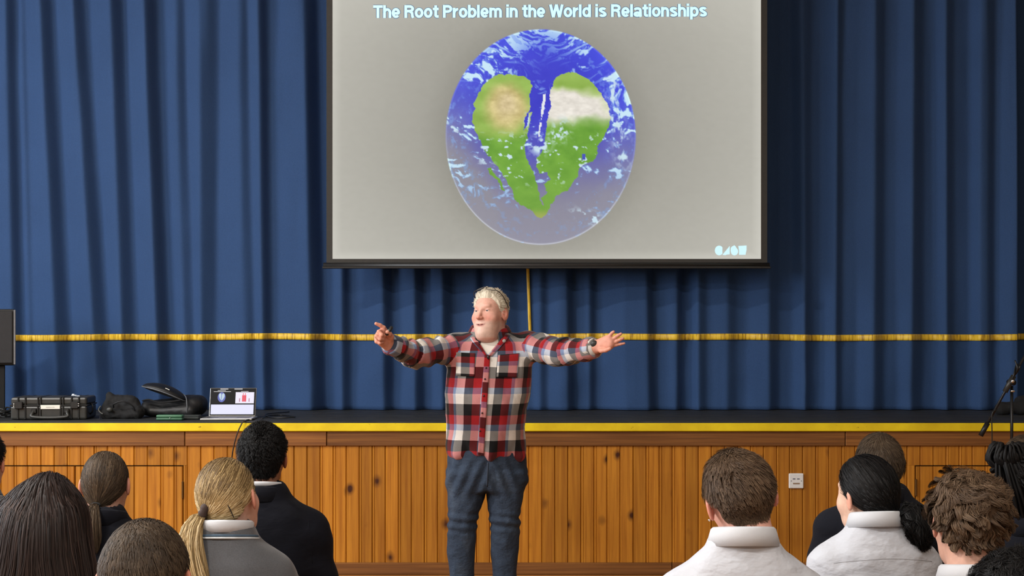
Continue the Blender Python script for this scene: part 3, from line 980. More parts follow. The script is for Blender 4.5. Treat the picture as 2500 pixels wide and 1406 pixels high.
# ------------------------------------------------------------------ things on the stage
def G(px, Y=None, py=None):
    """a point on the stage floor below a pixel column"""
    return np.array([(px - 1250) * Y / F, Y, ZST])
M_PLA = plain('black_plastic', (24, 24, 23), 0.42, var=0.15)
M_PLB = plain('grey_black_plastic', (46, 46, 43), 0.4, var=0.12)
M_FAB = plain('black_fabric', (12, 12, 13), 0.85, var=0.3, scale=25, bump=0.4, bscale=60)
M_FAB2 = plain('black_nylon', (17, 18, 20), 0.5, var=0.25, scale=18, bump=0.3, bscale=50)
M_SILV = plain('aluminium', (178, 176, 170), 0.35, 0.8, var=0.04)
M_WHITE = plain('white_label', (228, 224, 212), 0.6, var=0.03)
M_CHROME = plain('bright_metal', (220, 220, 218), 0.2, 1.0, var=0.02)

# loudspeaker at the left edge, on a stand
Ysp = 9.75
r = empty('loudspeaker', (*(P(-14, 890, Ysp)[:2]), ZST), 'black loudspeaker on a dark stand at the left end of the stage', 'speaker', rz=math.radians(20))
zb_, zt_ = P(0, 891, Ysp)[2] - ZST, P(0, 755, Ysp)[2] - ZST
hw = 48 * Ysp / F
MB().box((0, 0, (zb_ + zt_) / 2), (2 * hw, 0.30, zt_ - zb_), 0.012, 2).build('cabinet', M_PLA, r)
MB().box((-.004, -0.155, (zb_ + zt_) / 2), (2 * hw - .03, 0.012, zt_ - zb_ - .03), 0.004).build('grille', plain('speaker_grille', (40, 40, 42), 0.7, bump=.6, bscale=900), r)
MB().box((hw - .005, -0.148, (zb_ + zt_) / 2), (0.012, 0.02, zt_ - zb_ - .01), 0.003).build('edge_strip', plain('edge_grey', (120, 120, 122), .5), r)
MB().box((-.03, 0.0, zb_ / 2), (2 * hw - .07, 0.24, zb_), 0.006).build('stand_column', plain('matt_black', (10, 10, 11), .8), r)
MB().box((-.03, 0.0, 0.012), (2 * hw, 0.34, 0.024), 0.006).build('base_plate', M_PLA, r)

# tool case of ribbed plastic
Yk = 9.30
c0 = P(20, 1028, Yk); c1 = P(237, 1028, Yk)
kw = 182 * Yk / F
kc = P(22 + 91, 1028, Yk)
r = empty('equipment_case', (kc[0], Yk + 0.16, ZST), 'black ribbed hard plastic equipment case with white name label on the stage edge', 'case', rz=math.radians(5))
kh = 0.150
MB().box((0, 0, 0.046), (kw, 0.31, 0.088), 0.012, 2).build('lower_shell', M_PLB, r)
MB().box((0, 0.002, 0.120), (kw, 0.30, 0.052), 0.014, 2).build('lid', M_PLB, r)
MB().box((0, 0, 0.093), (kw + .010, 0.316, 0.010), 0.003).build('seal_rim', M_PLA, r)
for q in (-.40, -.305, -.14, -.105, .155, .19, .30, .395):
    MB().box((q * kw, -0.006, 0.121), (0.010, 0.302, 0.054), 0.003).build('rib', M_PLA, r)
    MB().box((q * kw, -0.006, 0.046), (0.011, 0.312, 0.084), 0.003).build('rib', M_PLA, r)
for q in (-.385, .345):
    t = MB().box((q * kw, -0.166, 0.096), (0.050, 0.022, 0.046), 0.004).build('latch', M_PLA, r)
    for zz in (.090, .104):
        MB().ell((q * kw - (.028 if q < 0 else -.028), -0.176, zz), (.0055, .004, .0055), 10, 6).build('latch_pin', M_CHROME, t, True)
MB().box((0.012, -0.160, 0.083), (0.124, 0.006, 0.027), 0.002).build('name_label', M_WHITE, r)
MB().box((0.012, -0.1635, 0.083), (0.055, 0.001, 0.0025)).build('label_print', plain('pencil_grey', (150, 146, 136), .7), r)
hp = spline([(-.092, -.162, .058), (-.10, -.178, .04), (-.095, -.188, .022), (0.012, -.192, .016), (.12, -.188, .022), (.124, -.178, .04), (.116, -.162, .058)], 26)
V, Fa = tube(hp, 0.0105, 10); mesh('handle', V, Fa, M_PLB, r)
for q in (-.092, .116):
    MB().box((q, -.163, .058), (.034, .018, .03), .004).build('handle_mount', M_PLA, r)
V, Fa = tube(spline([(kw * .5, -.05, .03), (kw * .5 + .018, -.06, .05), (kw * .5 + .018, -.06, .09), (kw * .5, -.05, .1)], 10), 0.005, 8)
mesh('side_handle', V, Fa, M_PLA, r)
Mcl = plain('clear_clip', (206, 214, 222), .3)
tc = empty('small_clip', (kc[0] + .155 - .01, Yk + .12, ZST + 0.146), 'small pale plastic clip lying on top of the black equipment case', 'clip')
MB().box((0, 0, .008), (.034, .02, .006), .002).box((.022, 0, .004), (.03, .014, .005), .002).box((-.006, 0, .014), (.016, .016, .008), .002).build('clip_body', Mcl, tc)
# loose cables at the far left end
pts = []
for k in range(60):
    a = k * .55
    pts.append((.10 * math.cos(a) * (1 + .25 * math.sin(k * 1.7)) - .02, .07 * math.sin(a), .012 + .05 * k / 60 + .012 * math.sin(k * 2.1)))
V, Fa = tube(spline(pts, 240), .0055, 6)
o = mesh('cable_coil', V, Fa, M_PLA); o.location = tuple(P(-6, 1020, 9.5) * [1, 1, 0] + [0, 0, ZST])
tag(o, 'tangled black cable coil on the stage, left of the equipment case', 'cable')

def blob_obj(name, prims, k, lo, hi, h, mat, parent, wrinkle=0.0, wscale=18, seed=0):
    f = lambda p: blend(p, prims, k)
    V, Q = surf(f, lo, hi, h)
    if wrinkle:
        N = vnormals(V, Q)
        V = V + N * (wrinkle * fbm(V * wscale + seed, 3, seed))[:, None]
    return mesh(name, V, Q, mat, parent)

# crumpled fabric pouch, open at the top
Yb = 9.34
pb = P(286, 1026, Yb)
r = empty('drawstring_bag', (pb[0], Yb + .12, ZST), 'crumpled black fabric bag with gaping opening beside the equipment case', 'bag')
ms = Yb / F
prims = [('cone', (-.09, 0, .045), (.10, 0, .035), .05, .042), ('cone', (-.085, .03, .08), (-.10, .05, .15), .045, .022),
         ('cone', (-.05, .05, .12), (.05, .05, .10), .035, .045), ('cone', (.05, .04, .09), (.105, .02, .04), .045, .035), ('cone', (-.1, -.03, .03), (.1, -.04, .022), .03, .024)]
V, Q = surf(lambda p: smax(blend(p, prims, .03), -sd_ell(p, (.02, -.05, .085), (.062, .05, .032)), .012), (-.2, -.14, -.002), (.2, .14, .2), .006)
V = V + vnormals(V, Q) * (.011 * fbm(V * 26, 3, 5))[:, None]
V[:, 2] = np.maximum(V[:, 2], .001)
mesh('bag_body', V, Q, M_FAB, r)
V, Fa = tube(spline([(-.04, -.06, .075), (-.03, -.085, .10), (.03, -.092, .118), (.085, -.075, .09), (.10, -.06, .055)], 24), .0045, 8); mesh('rim_cord', V, Fa, M_FAB2, r)
V, Fa = tube(spline([(-.128, -.05, .085), (-.140, -.055, .06), (-.12, -.07, .04), (-.105, -.078, .035)], 14), .004, 8); mesh('toggle_cord', V, Fa, plain('grey_cord', (92, 92, 88), .6), r)
MB().ell((-.06, -.082, .062), (.022, .014, .018)).build('cord_stopper', M_PLB, r, True)
V, Fa = tube(spline([(-.12, -.08, .03), (-.112, -.125, .004), (-.105, -.14, -.012), (-.098, -.148, -.02)], 14), .003, 6); mesh('dangling_cord', V, Fa, M_FAB, r)

# backpack lying on its back with a lid flap up
pb = P(408, 1020, 9.55)
r = empty('backpack', (pb[0], 9.66, ZST), 'black backpack lying flat on the stage with its flap half open', 'backpack')
prims = [('cone', (-.15, 0, .055), (.16, 0, .07), .055, .068), ('cone', (.10, .05, .085), (.17, .05, .075), .06, .07), ('cone', (-.12, -.05, .035), (.14, -.06, .04), .035, .045)]
blob_obj('pack_body', prims, .03, (-.26, -.18, .001), (.28, .18, .19), .008, M_FAB2, r, .006, 16, 3)
# the flap: a curved lens-shaped pocket rising to the left
fl = []
V, Fa = sphere(28, 14)
V = V * np.array([.155, .10, .034])
V[:, 2] += .020 * (1 - (V[:, 0] / .155) ** 2)
R = np.array(Matrix.Rotation(math.radians(19), 3, 'Y'))
mesh('flap', V @ R.T + np.array([-.035, -.03, .160]), Fa, M_FAB2, r)
tt = np.linspace(math.pi * 1.0, math.pi * 1.98, 26)
rim = np.stack([.157 * np.cos(tt), .102 * np.sin(tt), .020 * (1 - np.cos(tt) ** 2) - .006], 1) @ R.T + np.array([-.035, -.03, .160])
V, Fa = tube(rim, .0042, 8); mesh('piping', V, Fa, plain('piping_grey', (96, 98, 102), .45), r)
MB().box((.0, -.108, .186), (.030, .003, .013), .001, 1, np.array(Matrix.Rotation(math.radians(24), 3, 'Y'))).build('pull_tab', M_WHITE, r)
V, Fa = tube(spline([(-.17, -.08, .11), (-.12, -.10, .118), (-.06, -.11, .10), (.02, -.115, .105), (.09, -.11, .115)], 24), .006, 8); mesh('strap', V, Fa, M_FAB, r)
V, Fa = tube(spline([(.13, -.10, .03), (.132, -.11, .08), (.12, -.08, .13), (.09, -.02, .15)], 18), .0035, 8); mesh('seam_piping', V, Fa, plain('piping_grey', (96, 98, 102), .45), r)

# green glasses case
pg = P(413, 1024, 9.24)
r = empty('glasses_case', (pg[0], 9.27, ZST), 'green hard glasses case lying on the stage before the backpack', 'glasses case')
M_GRN = plain('green_case', (66, 112, 82), .4, var=.1)
MB().box((0, 0, .0095), (.172, .066, .018), .008, 3).build('case_bottom', plain('green_case_dark', (50, 92, 66), .45, var=.1), r, True)
MB().box((0, 0, .0275), (.170, .064, .017), .008, 3).build('case_top', M_GRN, r, True)
MB().ell((.006, -.034, .016), (.004, .003, .004), 10, 6).build('snap', M_CHROME, r, True)
# dark folded cloth between the case and the laptop
o = MB().box((0, 0, .010), (.15, .11, .018), .008, 2).box((.01, .01, .022), (.12, .08, .01), .004).build('folded_cloth', plain('charcoal_cloth', (42, 46, 44), .8))
o.location = tuple(G(462, 9.38)); tag(o, 'dark folded cloth between the green glasses case and the laptop', 'cloth')

# laptop
Yl = 9.24
lc = P(551, 1023, Yl)
r = empty('laptop', (lc[0], Yl, ZST), 'open silver laptop with lit presenter screen on the stage edge', 'laptop', rz=math.radians(1))
lw = 116 * Yl / F
MB().box((0.002, .115, .0075), (lw + .028, .235, .012), .004, 2).build('base', M_SILV, r)
MB().box((0.002, .125, .0142), (lw - .03, .11, .0012)).build('keyboard', M_PLA, r)
MB().box((0.002, .038, .0140), (.12, .07, .001)).build('trackpad', plain('trackpad_silver', (160, 158, 152), .3, .7), r)
tilt = math.radians(-16)
Rt = np.array(Matrix.Rotation(tilt, 3, 'X'))
lid_h = .192
def lidp(u, v, d): return np.array([u, 0, 0]) + np.array([0, .232, .014]) + Rt @ np.array([0, d, v])
def lidbox(name, u0, u1, v0, v1, d0, d1, mat, par, bev=0.0):
    c = lidp((u0 + u1) / 2, (v0 + v1) / 2, (d0 + d1) / 2)
    return MB().box(c, (u1 - u0, d1 - d0, v1 - v0), bev, 2, Rt).build(name, mat, par)
lid = lidbox('display_lid', -lw / 2, lw / 2, 0, lid_h, .0, .006, M_SILV, r, .003)
lidbox('screen_bezel', -lw / 2 + .003, lw / 2 - .003, .004, lid_h - .003, -.0016, .001, plain('glass_black', (10, 10, 12), .5, spec=.15), lid)
def lit(name, u0, u1, v0, v1, rgb, st=0.78, d=-.0022):
    return lidbox(name, u0, u1, v0, v1, d, d + .0005, emis('lit_' + name, rgb, st), lid)
U = lambda q: -lw / 2 + q * lw
lit('notes_panel', U(.035), U(.955), .012, .078, (214, 216, 246))
lit('next_slide', U(.555), U(.955), .086, .162, (226, 222, 240))
e_red = emis('lit_red', (214, 60, 84), .8); e_wh = emis('lit_text', (186, 186, 190), .7); e_bl = emis('lit_blue', (70, 84, 170), .8); e_lb = emis('lit_cloud', (176, 198, 214), .8)
def lpoly(name, pts, mat, d):
    V = np.array([lidp(U(a), b, d) for a, b in pts]); return mesh(name, V, [tuple(range(len(V)))], mat, lid, False)
lpoly('globe_picture', [(.255 + .085 * math.cos(a), .128 + .034 * math.sin(a)) for a in np.linspace(0, 2 * math.pi, 22, endpoint=False)], e_bl, -.0024)
lpoly('heart_half', [(.20, .150), (.235, .156), (.25, .146), (.246, .12), (.255, .106), (.22, .116), (.195, .136)], e_lb, -.0028)
lpoly('heart_half', [(.262, .146), (.285, .156), (.315, .148), (.318, .132), (.295, .116), (.258, .104), (.258, .122)], e_lb, -.0028)
for cx, s in ((.72, 1.0), (.765, 1.0)):
    lpoly('figure_body', [(cx - .022 * s, .098), (cx - .022 * s, .142), (cx + .022 * s, .142), (cx + .022 * s, .098)], e_red, -.0028)
    lpoly('figure_head', [(cx + .011 * math.cos(a), .1495 + .005 * math.sin(a)) for a in np.linspace(0, 2 * math.pi, 12, endpoint=False)], e_red, -.0028)
for cx in (.645, .85):
    lpoly('figure_body', [(cx - .009, .097), (cx - .009, .118), (cx + .009, .122), (cx + .009, .097)], emis('lit_mauve', (168, 100, 130), .7), -.0028)
for a, b, v in ((.22, .39, .180), (.525, .70, .180), (.165, .34, .1715), (.08, .45, .1640), (.67, .83, .1650)):
    n = int((b - a) / .02)
    lpoly('text_line', [(a, v), (b, v), (b, v + (.0065 if v > .175 else .0040)), (a, v + (.0065 if v > .175 else .0040))], e_wh, -.0027)
# its cable hanging over the stage edge
pts = [P(622, 1022, 9.28), P(604, 1023, 9.22), P(597, 1026, 9.09), P(592, 1031, 9.075), P(580, 1056, 9.06), P(571, 1088, 9.06), P(566, 1118, 9.065), P(563, 1160, 9.08), P(560, 1260, 9.09), P(557, 1380, 9.08), P(552, 1400, 9.03), P(530, 1404, 8.96)]
pts = [np.array([p[0], p[1], max(p[2], .006)]) for p in pts]
pts[0][2] = pts[1][2] = ZST + .006; pts[2][2] = ZST + .004
V, Fa = tube(spline(pts, 90), .0042, 7)
tag(mesh('laptop_cable', V, Fa, plain('cable_brown', (38, 24, 16), .5)), 'thin dark cable from the laptop hanging over the yellow stage edge', 'cable')
pts = [G(640, 9.36), G(655, 9.6), G(690, 9.7), G(720, 9.45), G(668, 9.42), G(650, 9.75), G(706, 10.1)]
pts = [p + [0, 0, .006 + .004 * (k % 2)] for k, p in enumerate(pts)]
V, Fa = tube(spline(pts, 70), .004, 6)
tag(mesh('power_cable', V, Fa, M_PLA), 'thin black cable looping over the stage floor right of the laptop', 'cable')

# wall plate on the boards
pw = P(1943, 1173.5, YS)
r = empty('socket_plate', (pw[0], YS - .0025, pw[2]), 'square white socket plate on the pine boards near the white shirts', 'socket')
M_SOCK = plain('socket_white', (224, 226, 226), .35, var=.02)
MB().box((0, -.006, 0), (.094, .012, .096), .006, 2).build('plate', M_SOCK, r)
dk = plain('socket_dark', (70, 74, 92), .5)
for q in (-.014, .013):
    MB().box((q, -.0125, .013), (.017, .002, .006), .001).build('port', dk, r)
MB().box((0, -.0125, -.016), (.044, .003, .009), .001).build('clip_bar', M_CHROME, r)
for q in (-.032, .032):
    MB().ell((q, -.012, 0), (.003, .002, .003), 8, 6).build('screw', dk, r, True)

# microphone stand before the stage at the right edge
Ym = 8.75
base = P(2470, 1060, Ym)
r = empty('microphone_stand', (base[0], Ym, 0), 'black boom microphone stand standing before the right end of the stage', 'microphone stand')
M_MIC = plain('stand_black', (30, 30, 32), .38, .3)
def mp(px, py, dy=0.0):
    p = P(px, py, Ym + dy); return p - np.array([base[0], Ym, 0])
hj = mp(2468, 938)
MB().tube([(0, 0, .18), (0, 0, .70)], .0135, 12).build('lower_pole', M_MIC, r, True)
MB().tube([(0, 0, .68), (0, 0, hj[2] - .01)], .0095, 12).build('upper_pole', M_MIC, r, True)
MB().tube([(0, 0, .66), (0, 0, .74)], .019, 12).build('clutch', M_MIC, r, True)
for k in range(3):
    a = math.radians(90 + 120 * k)
    lg = MB().tube([(0, 0, .19), (.33 * math.cos(a), .33 * math.sin(a), .02)], .009, 8).build('leg', M_MIC, r, True)
    MB().tube([(.31 * math.cos(a), .31 * math.sin(a), .032), (.345 * math.cos(a), .345 * math.sin(a), .010)], .0125, 8).build('rubber_foot', M_PLA, lg, True)
MB().tube([(0, 0, .15), (0, 0, .22)], .026, 12).build('hub', M_MIC, r, True)
A = mp(2395, 1062, -.02); B = mp(2540, 800, -.02); D = (B - A) / np.linalg.norm(B - A)
MB().tube([A, B], .0085, 10).build('boom', M_MIC, r, True)
MB().tube([A - D * .005, A + D * .085], .0155, 12).build('counterweight', M_MIC, r, True)
Ls = np.linalg.norm(mp(2441, 948, -.02) - A)
MB().tube([A + D * (Ls - .005), A + D * (Ls + .105)], .0165, 12).build('boom_clamp', M_PLB, r, True)
MB().tube([hj + np.array([0, -.045, .012]), hj + np.array([0, .03, .012])], .018, 12).build('pivot', M_MIC, r, True)
MB().ell(hj + np.array([-.006, -.05, .02]), (.011, .008, .011)).build('pivot_bolt', M_CHROME, r, True)
MB().ell(hj + np.array([.0, -.03, -.04]), (.014, .012, .008)).build('ring', M_CHROME, r, True)
Tt = A + D * (np.linalg.norm(B - A) + .02)
MB().tube([B - D * .02, B + D * .06], .014, 12).build('microphone_clip', M_PLA, r, True)
m_ = empty('microphone', tuple(np.array([base[0], Ym, 0]) + B + D * .062), 'black handheld microphone clipped to the boom stand', 'microphone')
MB().tube([np.zeros(3), D * .15], [.012, .016], 12).build('handle', M_PLA, m_, True)
MB().ell(D * .17, (.024, .024, .026), 16, 10).build('grille', M_CHROME, m_, True)
# clutter wrapped round the boom joint
V, Fa = tube(spline([mp(2478, 880, -.03), mp(2484, 900, -.05), mp(2478, 915, -.02), mp(2490, 895, -.05), mp(2482, 890, .0), mp(2476, 912, -.04), mp(2470, 930, -.03)], 40), .005, 7)
mesh('cable_tie', V, Fa, M_PLA, r)
pts = [A + D * .18 + np.array([0, -.012, 0]), mp(2422, 1012, -.035), mp(2422, 1060, -.03), mp(2422, 1120, -.02), mp(2421, 1250, -.02), mp(2420, 1400, 0)]
pts.append(pts[-1] * [1, 1, 0] + [0, .02, .006]); pts.append(pts[-1] + [.1, .2, 0])
pts = [np.array(p) for p in pts]
V, Fa = tube(spline([p + np.array([base[0], Ym, 0]) for p in pts], 60), .0038, 6)
tag(mesh('microphone_cable', V, Fa, M_PLA), 'thin black cable hanging straight down from the microphone boom', 'cable')
# dark heap of cloth behind the stand, at the hem of the curtain
pz = P(2478, 985, 9.85)
o = empty('folded_drape', (pz[0] + .05, 9.85, ZST), 'heap of black cloth on the stage behind the microphone stand', 'cloth')
blob_obj('heap', [('cone', (-.15, 0, .04), (.25, 0, .07), .04, .07), ('cone', (.0, .04, .09), (.25, .03, .1), .035, .06)], .03, (-.26, -.14, .001), (.4, .16, .22), .01, M_FAB, o, .014, 14, 8)
# ------------------------------------------------------------------ people: heads, hair, hands, clothes
def skin_mat():
    w = NT('skin')
    w.set(Roughness=0.5, Specular_IOR_Level=0.35, Subsurface_Weight=0.08, Subsurface_Scale=0.01)
    w.b.inputs['Subsurface Radius'].default_value = (1.0, .35, .2)
    at = w.n('ShaderNodeAttribute', attribute_name='tone')
    f = w.noise(w.coords('Object'), 55.0, 4.0)
    w.l(w.mix(1.0, at.outputs['Color'], w.ramp(f, [(.3, (.90, .88, .88)), (.7, (1.06, 1.06, 1.06))]), 'MULTIPLY'), w.b.inputs['Base Color'])
    w.bump(w.noise(w.coords('Object'), 260.0, 2.0), .10, .001)
    return w.m
M_SKIN = skin_mat()

def hair_mat(name, dark, mid, light, rough=.42, spec=.35):
    rough, spec = rough + .12, spec * .6
    w = NT(name)
    w.set(Roughness=rough, Specular_IOR_Level=spec)
    at = w.n('ShaderNodeAttribute', attribute_name='strand')
    sp = w.n('ShaderNodeSeparateXYZ')
    w.l(at.outputs['Vector'], sp.inputs[0])
    c = w.ramp(sp.outputs[0], [(0.0, lin(dark)), (.55, lin(mid)), (1.0, lin(light))])
    w.l(c, w.b.inputs['Base Color'])
    return w.m

ER = np.array([[.90, -.436, 0], [.436, .90, 0], [0, 0, 1]])   # ear plane: back edge flares outwards
def head_fn(o=None):
    o = o or {}
    wd = o.get('wide', 1.0); fat = o.get('fat', 0.0)
    def f(p):
        q = p.copy(); q[..., 0] = np.abs(q[..., 0]) / wd
        d = sd_ell(q, (0, -.012, 0), (.074, .094, .096))
        d = smin(d, sd_ell(q, (0, .034, -.055), (.060 + fat * .3, .058, .085)), .03)
        d = smin(d, sd_ell(q, (0, .038, -.098), (.046 + fat, .048 + fat * .3, .040)), .03)
        d = smin(d, sd_ell(q, (0, .078, -.120), (.019, .016, .015)), .022)
        d = smin(d, sd_ell(q, (.042, .053, -.044), (.022 + fat * .5, .022, .024)), .022)
        if fat:
            d = smin(d, sd_ell(q, (0, .036, -.138), (.050, .046, .030)), .03)
        d = smin(d, sd_ell(q, (.021, .068, .018), (.021, .011, .009)), .014)
        d = smin(d, sd_cone(q, (0, .082, .002), (0, .108, -.040), .0065, .0105), .012)
        d = smin(d, sd_ell(q, (.010, .099, -.044), (.0085, .010, .0070)), .007)
        d = smax(d, -sd_ell(q, (.031, .092, -.006), (.017, .015, .0115)), .010)
        eye = (.031, .0665, -.0075)
        zc = q[..., 2] + .0075
        lid = sd_ell(q, eye, (.0142, .0142, .0142))
        d = smin(d, np.minimum(smax(lid, .0022 - zc, .001), smax(lid, zc + .0034, .001)), .004)
        d = smin(d, sd_cone(q, (0, .0885, -.0745), (.025, .073, -.0715), .0046, .0022), .005)
        d = smin(d, sd_cone(q, (0, .0870, -.0855), (.022, .075, -.0765), .0056, .0025), .005)
        d = smax(d, -sd_cone(q, (0, .0975, -.0800), (.028, .0795, -.0735), .0026, .0016), .0025)
        # neck
        d = smin(d, sd_cone(q, (0, -.024, -.055), (0, -.052, -.23), .053 + fat * .8, .062 + fat * .8), .022)
        # ears
        e = sd_ell(q, (.0825, -.010, -.024), (.0075, .0195, .033), ER)
        e = smax(e, -sd_ell(q, (.0900, -.0005, -.021), (.0075, .0125, .021), ER), .003)
        d = smin(d, e, .007)
        return d
    return f
def scalp_fn(p, wd=1.0):
    q = p.copy(); q[..., 0] = np.abs(q[..., 0]) / wd
    d = sd_ell(q, (0, -.012, 0), (.074, .094, .096))
    d = smin(d, sd_ell(q, (0, .034, -.055), (.060, .058, .085)), .03)
    return smin(d, sd_cone(q, (0, -.024, -.055), (0, -.052, -.23), .053, .062), .022)
HEADS = {}
def head_mesh(key, h, o=None):
    if key not in HEADS:
        V, Q = surf(head_fn(o), (-.115, -.135, -.235), (.115, .135, .12), h)
        V = smooth(V, Q, 1, .3)
        # open the neck end (it sits inside the collar)
        HEADS[key] = (V, Q, vnormals(V, Q))
    return HEADS[key]
def head_tone(V, skin, lip=(186, 104, 96), beard=None, brow=(110, 84, 62), browk=.65):
    sk = lin(skin)
    c = np.repeat(sk[None], len(V), 0)
    x, y, z = np.abs(V[:, 0]), V[:, 1], V[:, 2]
    def mixin(col, m):
        nonlocal c
        m = np.clip(m, 0, 1)[:, None]
        c = c * (1 - m) + lin(col)[None] * m
    red = np.clip(np.array(skin) * np.array([1.0, .80, .77]), 0, 255)
    mixin(red, .55 * np.exp(-((x - .040) / .022) ** 2 - ((z + .045) / .022) ** 2) * (y > .02))
    mixin(red, .65 * np.exp(-(x / .016) ** 2 - ((z + .042) / .016) ** 2) * (y > .08))
    mixin(red, .60 * (x > .078) * (np.abs(z + .024) < .04))
    if beard is not None:
        jaw = sstep(-.050, -.072, z + .25 * np.maximum(0, .05 - x) * 0) * (y > -.01) * sstep(-.150, -.136, z)
        mixin(beard, .72 * jaw * (1 - np.exp(-(x / .02) ** 2 - ((z + .079) / .007) ** 2)))
    mixin(lip, .8 * np.exp(-(x / .025) ** 4 - ((z + .0800 - 8.0 * x * x) / .0072) ** 4) * (y > .066))
    mixin((70, 30, 28), .9 * np.exp(-(x / .026) ** 6 - ((z + .0800 - 8.0 * x * x) / .0024) ** 2) * (y > .066))
    mixin(brow, browk * np.exp(-((x - .030) / .018) ** 4 - ((z - .012 + .10 * (x - .03) ** 2 / .02) / .0042) ** 2) * (y > .05))
    mixin((120, 70, 60), .5 * np.exp(-((x - .031) / .015) ** 4 - ((z + .0045) / .003) ** 2) * (y > .05))
    return c
def eyeballs(gaze=(0, 1, 0), wd=1.0, iris=(70, 84, 96)):
    Vs, Qs, Cs, n = [], [], [], 0
    S, Fa = sphere(24, 16)
    S = np.stack([S[:, 0], S[:, 2], S[:, 1]], 1)            # pole towards +y
    Fa = [f[::-1] for f in Fa]
    g = np.array(gaze, float); g /= np.linalg.norm(g)
    for s in (-1, 1):
        ang = np.arccos(np.clip(S @ g, -1, 1))
        col = np.repeat(lin((206, 198, 192))[None], len(S), 0)
        col[ang < .52] = lin(iris); col[ang < .26] = lin((14, 12, 12))
        Vs.append(S * .0126 + np.array([s * .031 * wd, .0672, -.0075])); Cs.append(col)
        Qs.append([tuple(i + n for i in f) for f in Fa]); n += len(S)
    return np.concatenate(Vs), sum(Qs, []), np.concatenate(Cs)

# ---- hair
def hairline(V, o):
    """positive inside the hair, in metres"""
    az = np.degrees(np.arctan2(np.abs(V[:, 0]), V[:, 1]))
    zl = np.interp(az, [0, 40, 62, 76, 90, 104, 118, 135, 155, 180],
                   [o.get('front', .058), .056, .030, -.012, -.020, -.030, -.048, o.get('nape', -.088) + .016, o.get('nape', -.088), o.get('nape', -.088)])
    d = V[:, 2] - zl
    ear = np.sqrt(((V[:, 1] + .012) / .029) ** 2 + ((V[:, 2] + .027) / .040) ** 2) - 1
    if o.get('over_ears'):
        return d
    return np.minimum(d, np.where(np.abs(V[:, 0]) > .055, ear * .03, 1))
def pushout(p, off, wd=1.0, it=2):
    for _ in range(it):
        s = scalp_fn(p, wd)
        e = 1e-3
        gr = np.stack([scalp_fn(p + np.eye(3)[k] * e, wd) - s for k in range(3)], -1) / e
        gr /= np.linalg.norm(gr, axis=-1)[..., None] + 1e-9
        p = p + gr * np.maximum(off - s, 0)[..., None]
    return p, gr
def strips(S, w, rnd, roll=.4, center=(0, -.01, -.01), tip=.25, tval=None):
    """strands (N, n, 3) -> flat ribbons"""
    N, n, _ = S.shape
    T = np.gradient(S, axis=1); T /= np.linalg.norm(T, axis=2)[..., None] + 1e-9
    O = S - np.asarray(center)[None, None]
    O[:, :, 2] *= .6
    O /= np.linalg.norm(O, axis=2)[..., None] + 1e-9
    B = np.cross(T, O); B /= np.linalg.norm(B, axis=2)[..., None] + 1e-9
    a = (rnd.random(N) - .5)[:, None, None] * 2 * roll
    C = np.cross(B, T)
    B = B * np.cos(a) + C * np.sin(a)
    t = np.linspace(0, 1, n)
    prof = np.interp(t, [0, .15, .6, 1], [.7, 1, 1, tip])
    ww = (np.asarray(w) * np.ones(N))[:, None, None] * prof[None, :, None] / 2
    V = np.stack([S - B * ww, S + B * ww], 2).reshape(-1, 3)          # strand, point, side
    g = np.arange(N * n * 2).reshape(N, n, 2)
    Q = np.stack([g[:, :-1, 0], g[:, :-1, 1], g[:, 1:, 1], g[:, 1:, 0]], -1).reshape(-1, 4)
    r = rnd.random(N) if tval is None else tval
    at = np.stack([np.repeat(r[:, None], n * 2, 1).ravel(), np.tile(np.repeat(t, 2), N), np.zeros(N * n * 2)], 1)
    return V, Q, at
def clump(S, k, amt, rnd):
    N = len(S)
    gi = rnd.choice(N, min(k, N), replace=False)
    d = ((S[:, None, 0] - S[None, gi, 0]) ** 2).sum(-1)
    near = gi[np.argmin(d, 1)]
    t = np.linspace(0, 1, S.shape[1])[None, :, None] ** 1.3
    return S + (S[near] - S) * amt * t, near
def sample_roots(V, N, o, n, rnd, margin=.0):
    hl = hairline(V, o)
    ok = np.where(hl > margin)[0]
    ix = rnd.choice(ok, n)
    return V[ix] + rnd.normal(0, .0012, (n, 3)), N[ix], hl[ix]
def shell(V, Q, N, o, thick, seed=0, amp=.3, fr=30):
    hl = hairline(V, o)
    m = (hl[Q] > -.001).all(1)
    th = thick(V) * sstep(0, .022, hl) * (1 + amp * fbm(V * fr, 3, seed)) + .0008
    W, Qk, u = keep_faces(V + N * th[:, None], Q, m)
    return W, Qk, np.stack([np.full(len(W), o.get('shell_tone', .34)) + .14 * fbm(W * [120, 120, 50], 3, seed + 3), np.full(len(W), .3), np.zeros(len(W))], 1)
def join(parts):
    Vs, Qs, As, n = [], [], [], 0
    for V, Q, A in parts:
        Vs.append(V); Qs.append(np.asarray(Q) + n); As.append(A); n += len(V)
    return np.concatenate(Vs), np.concatenate(Qs), np.concatenate(As)

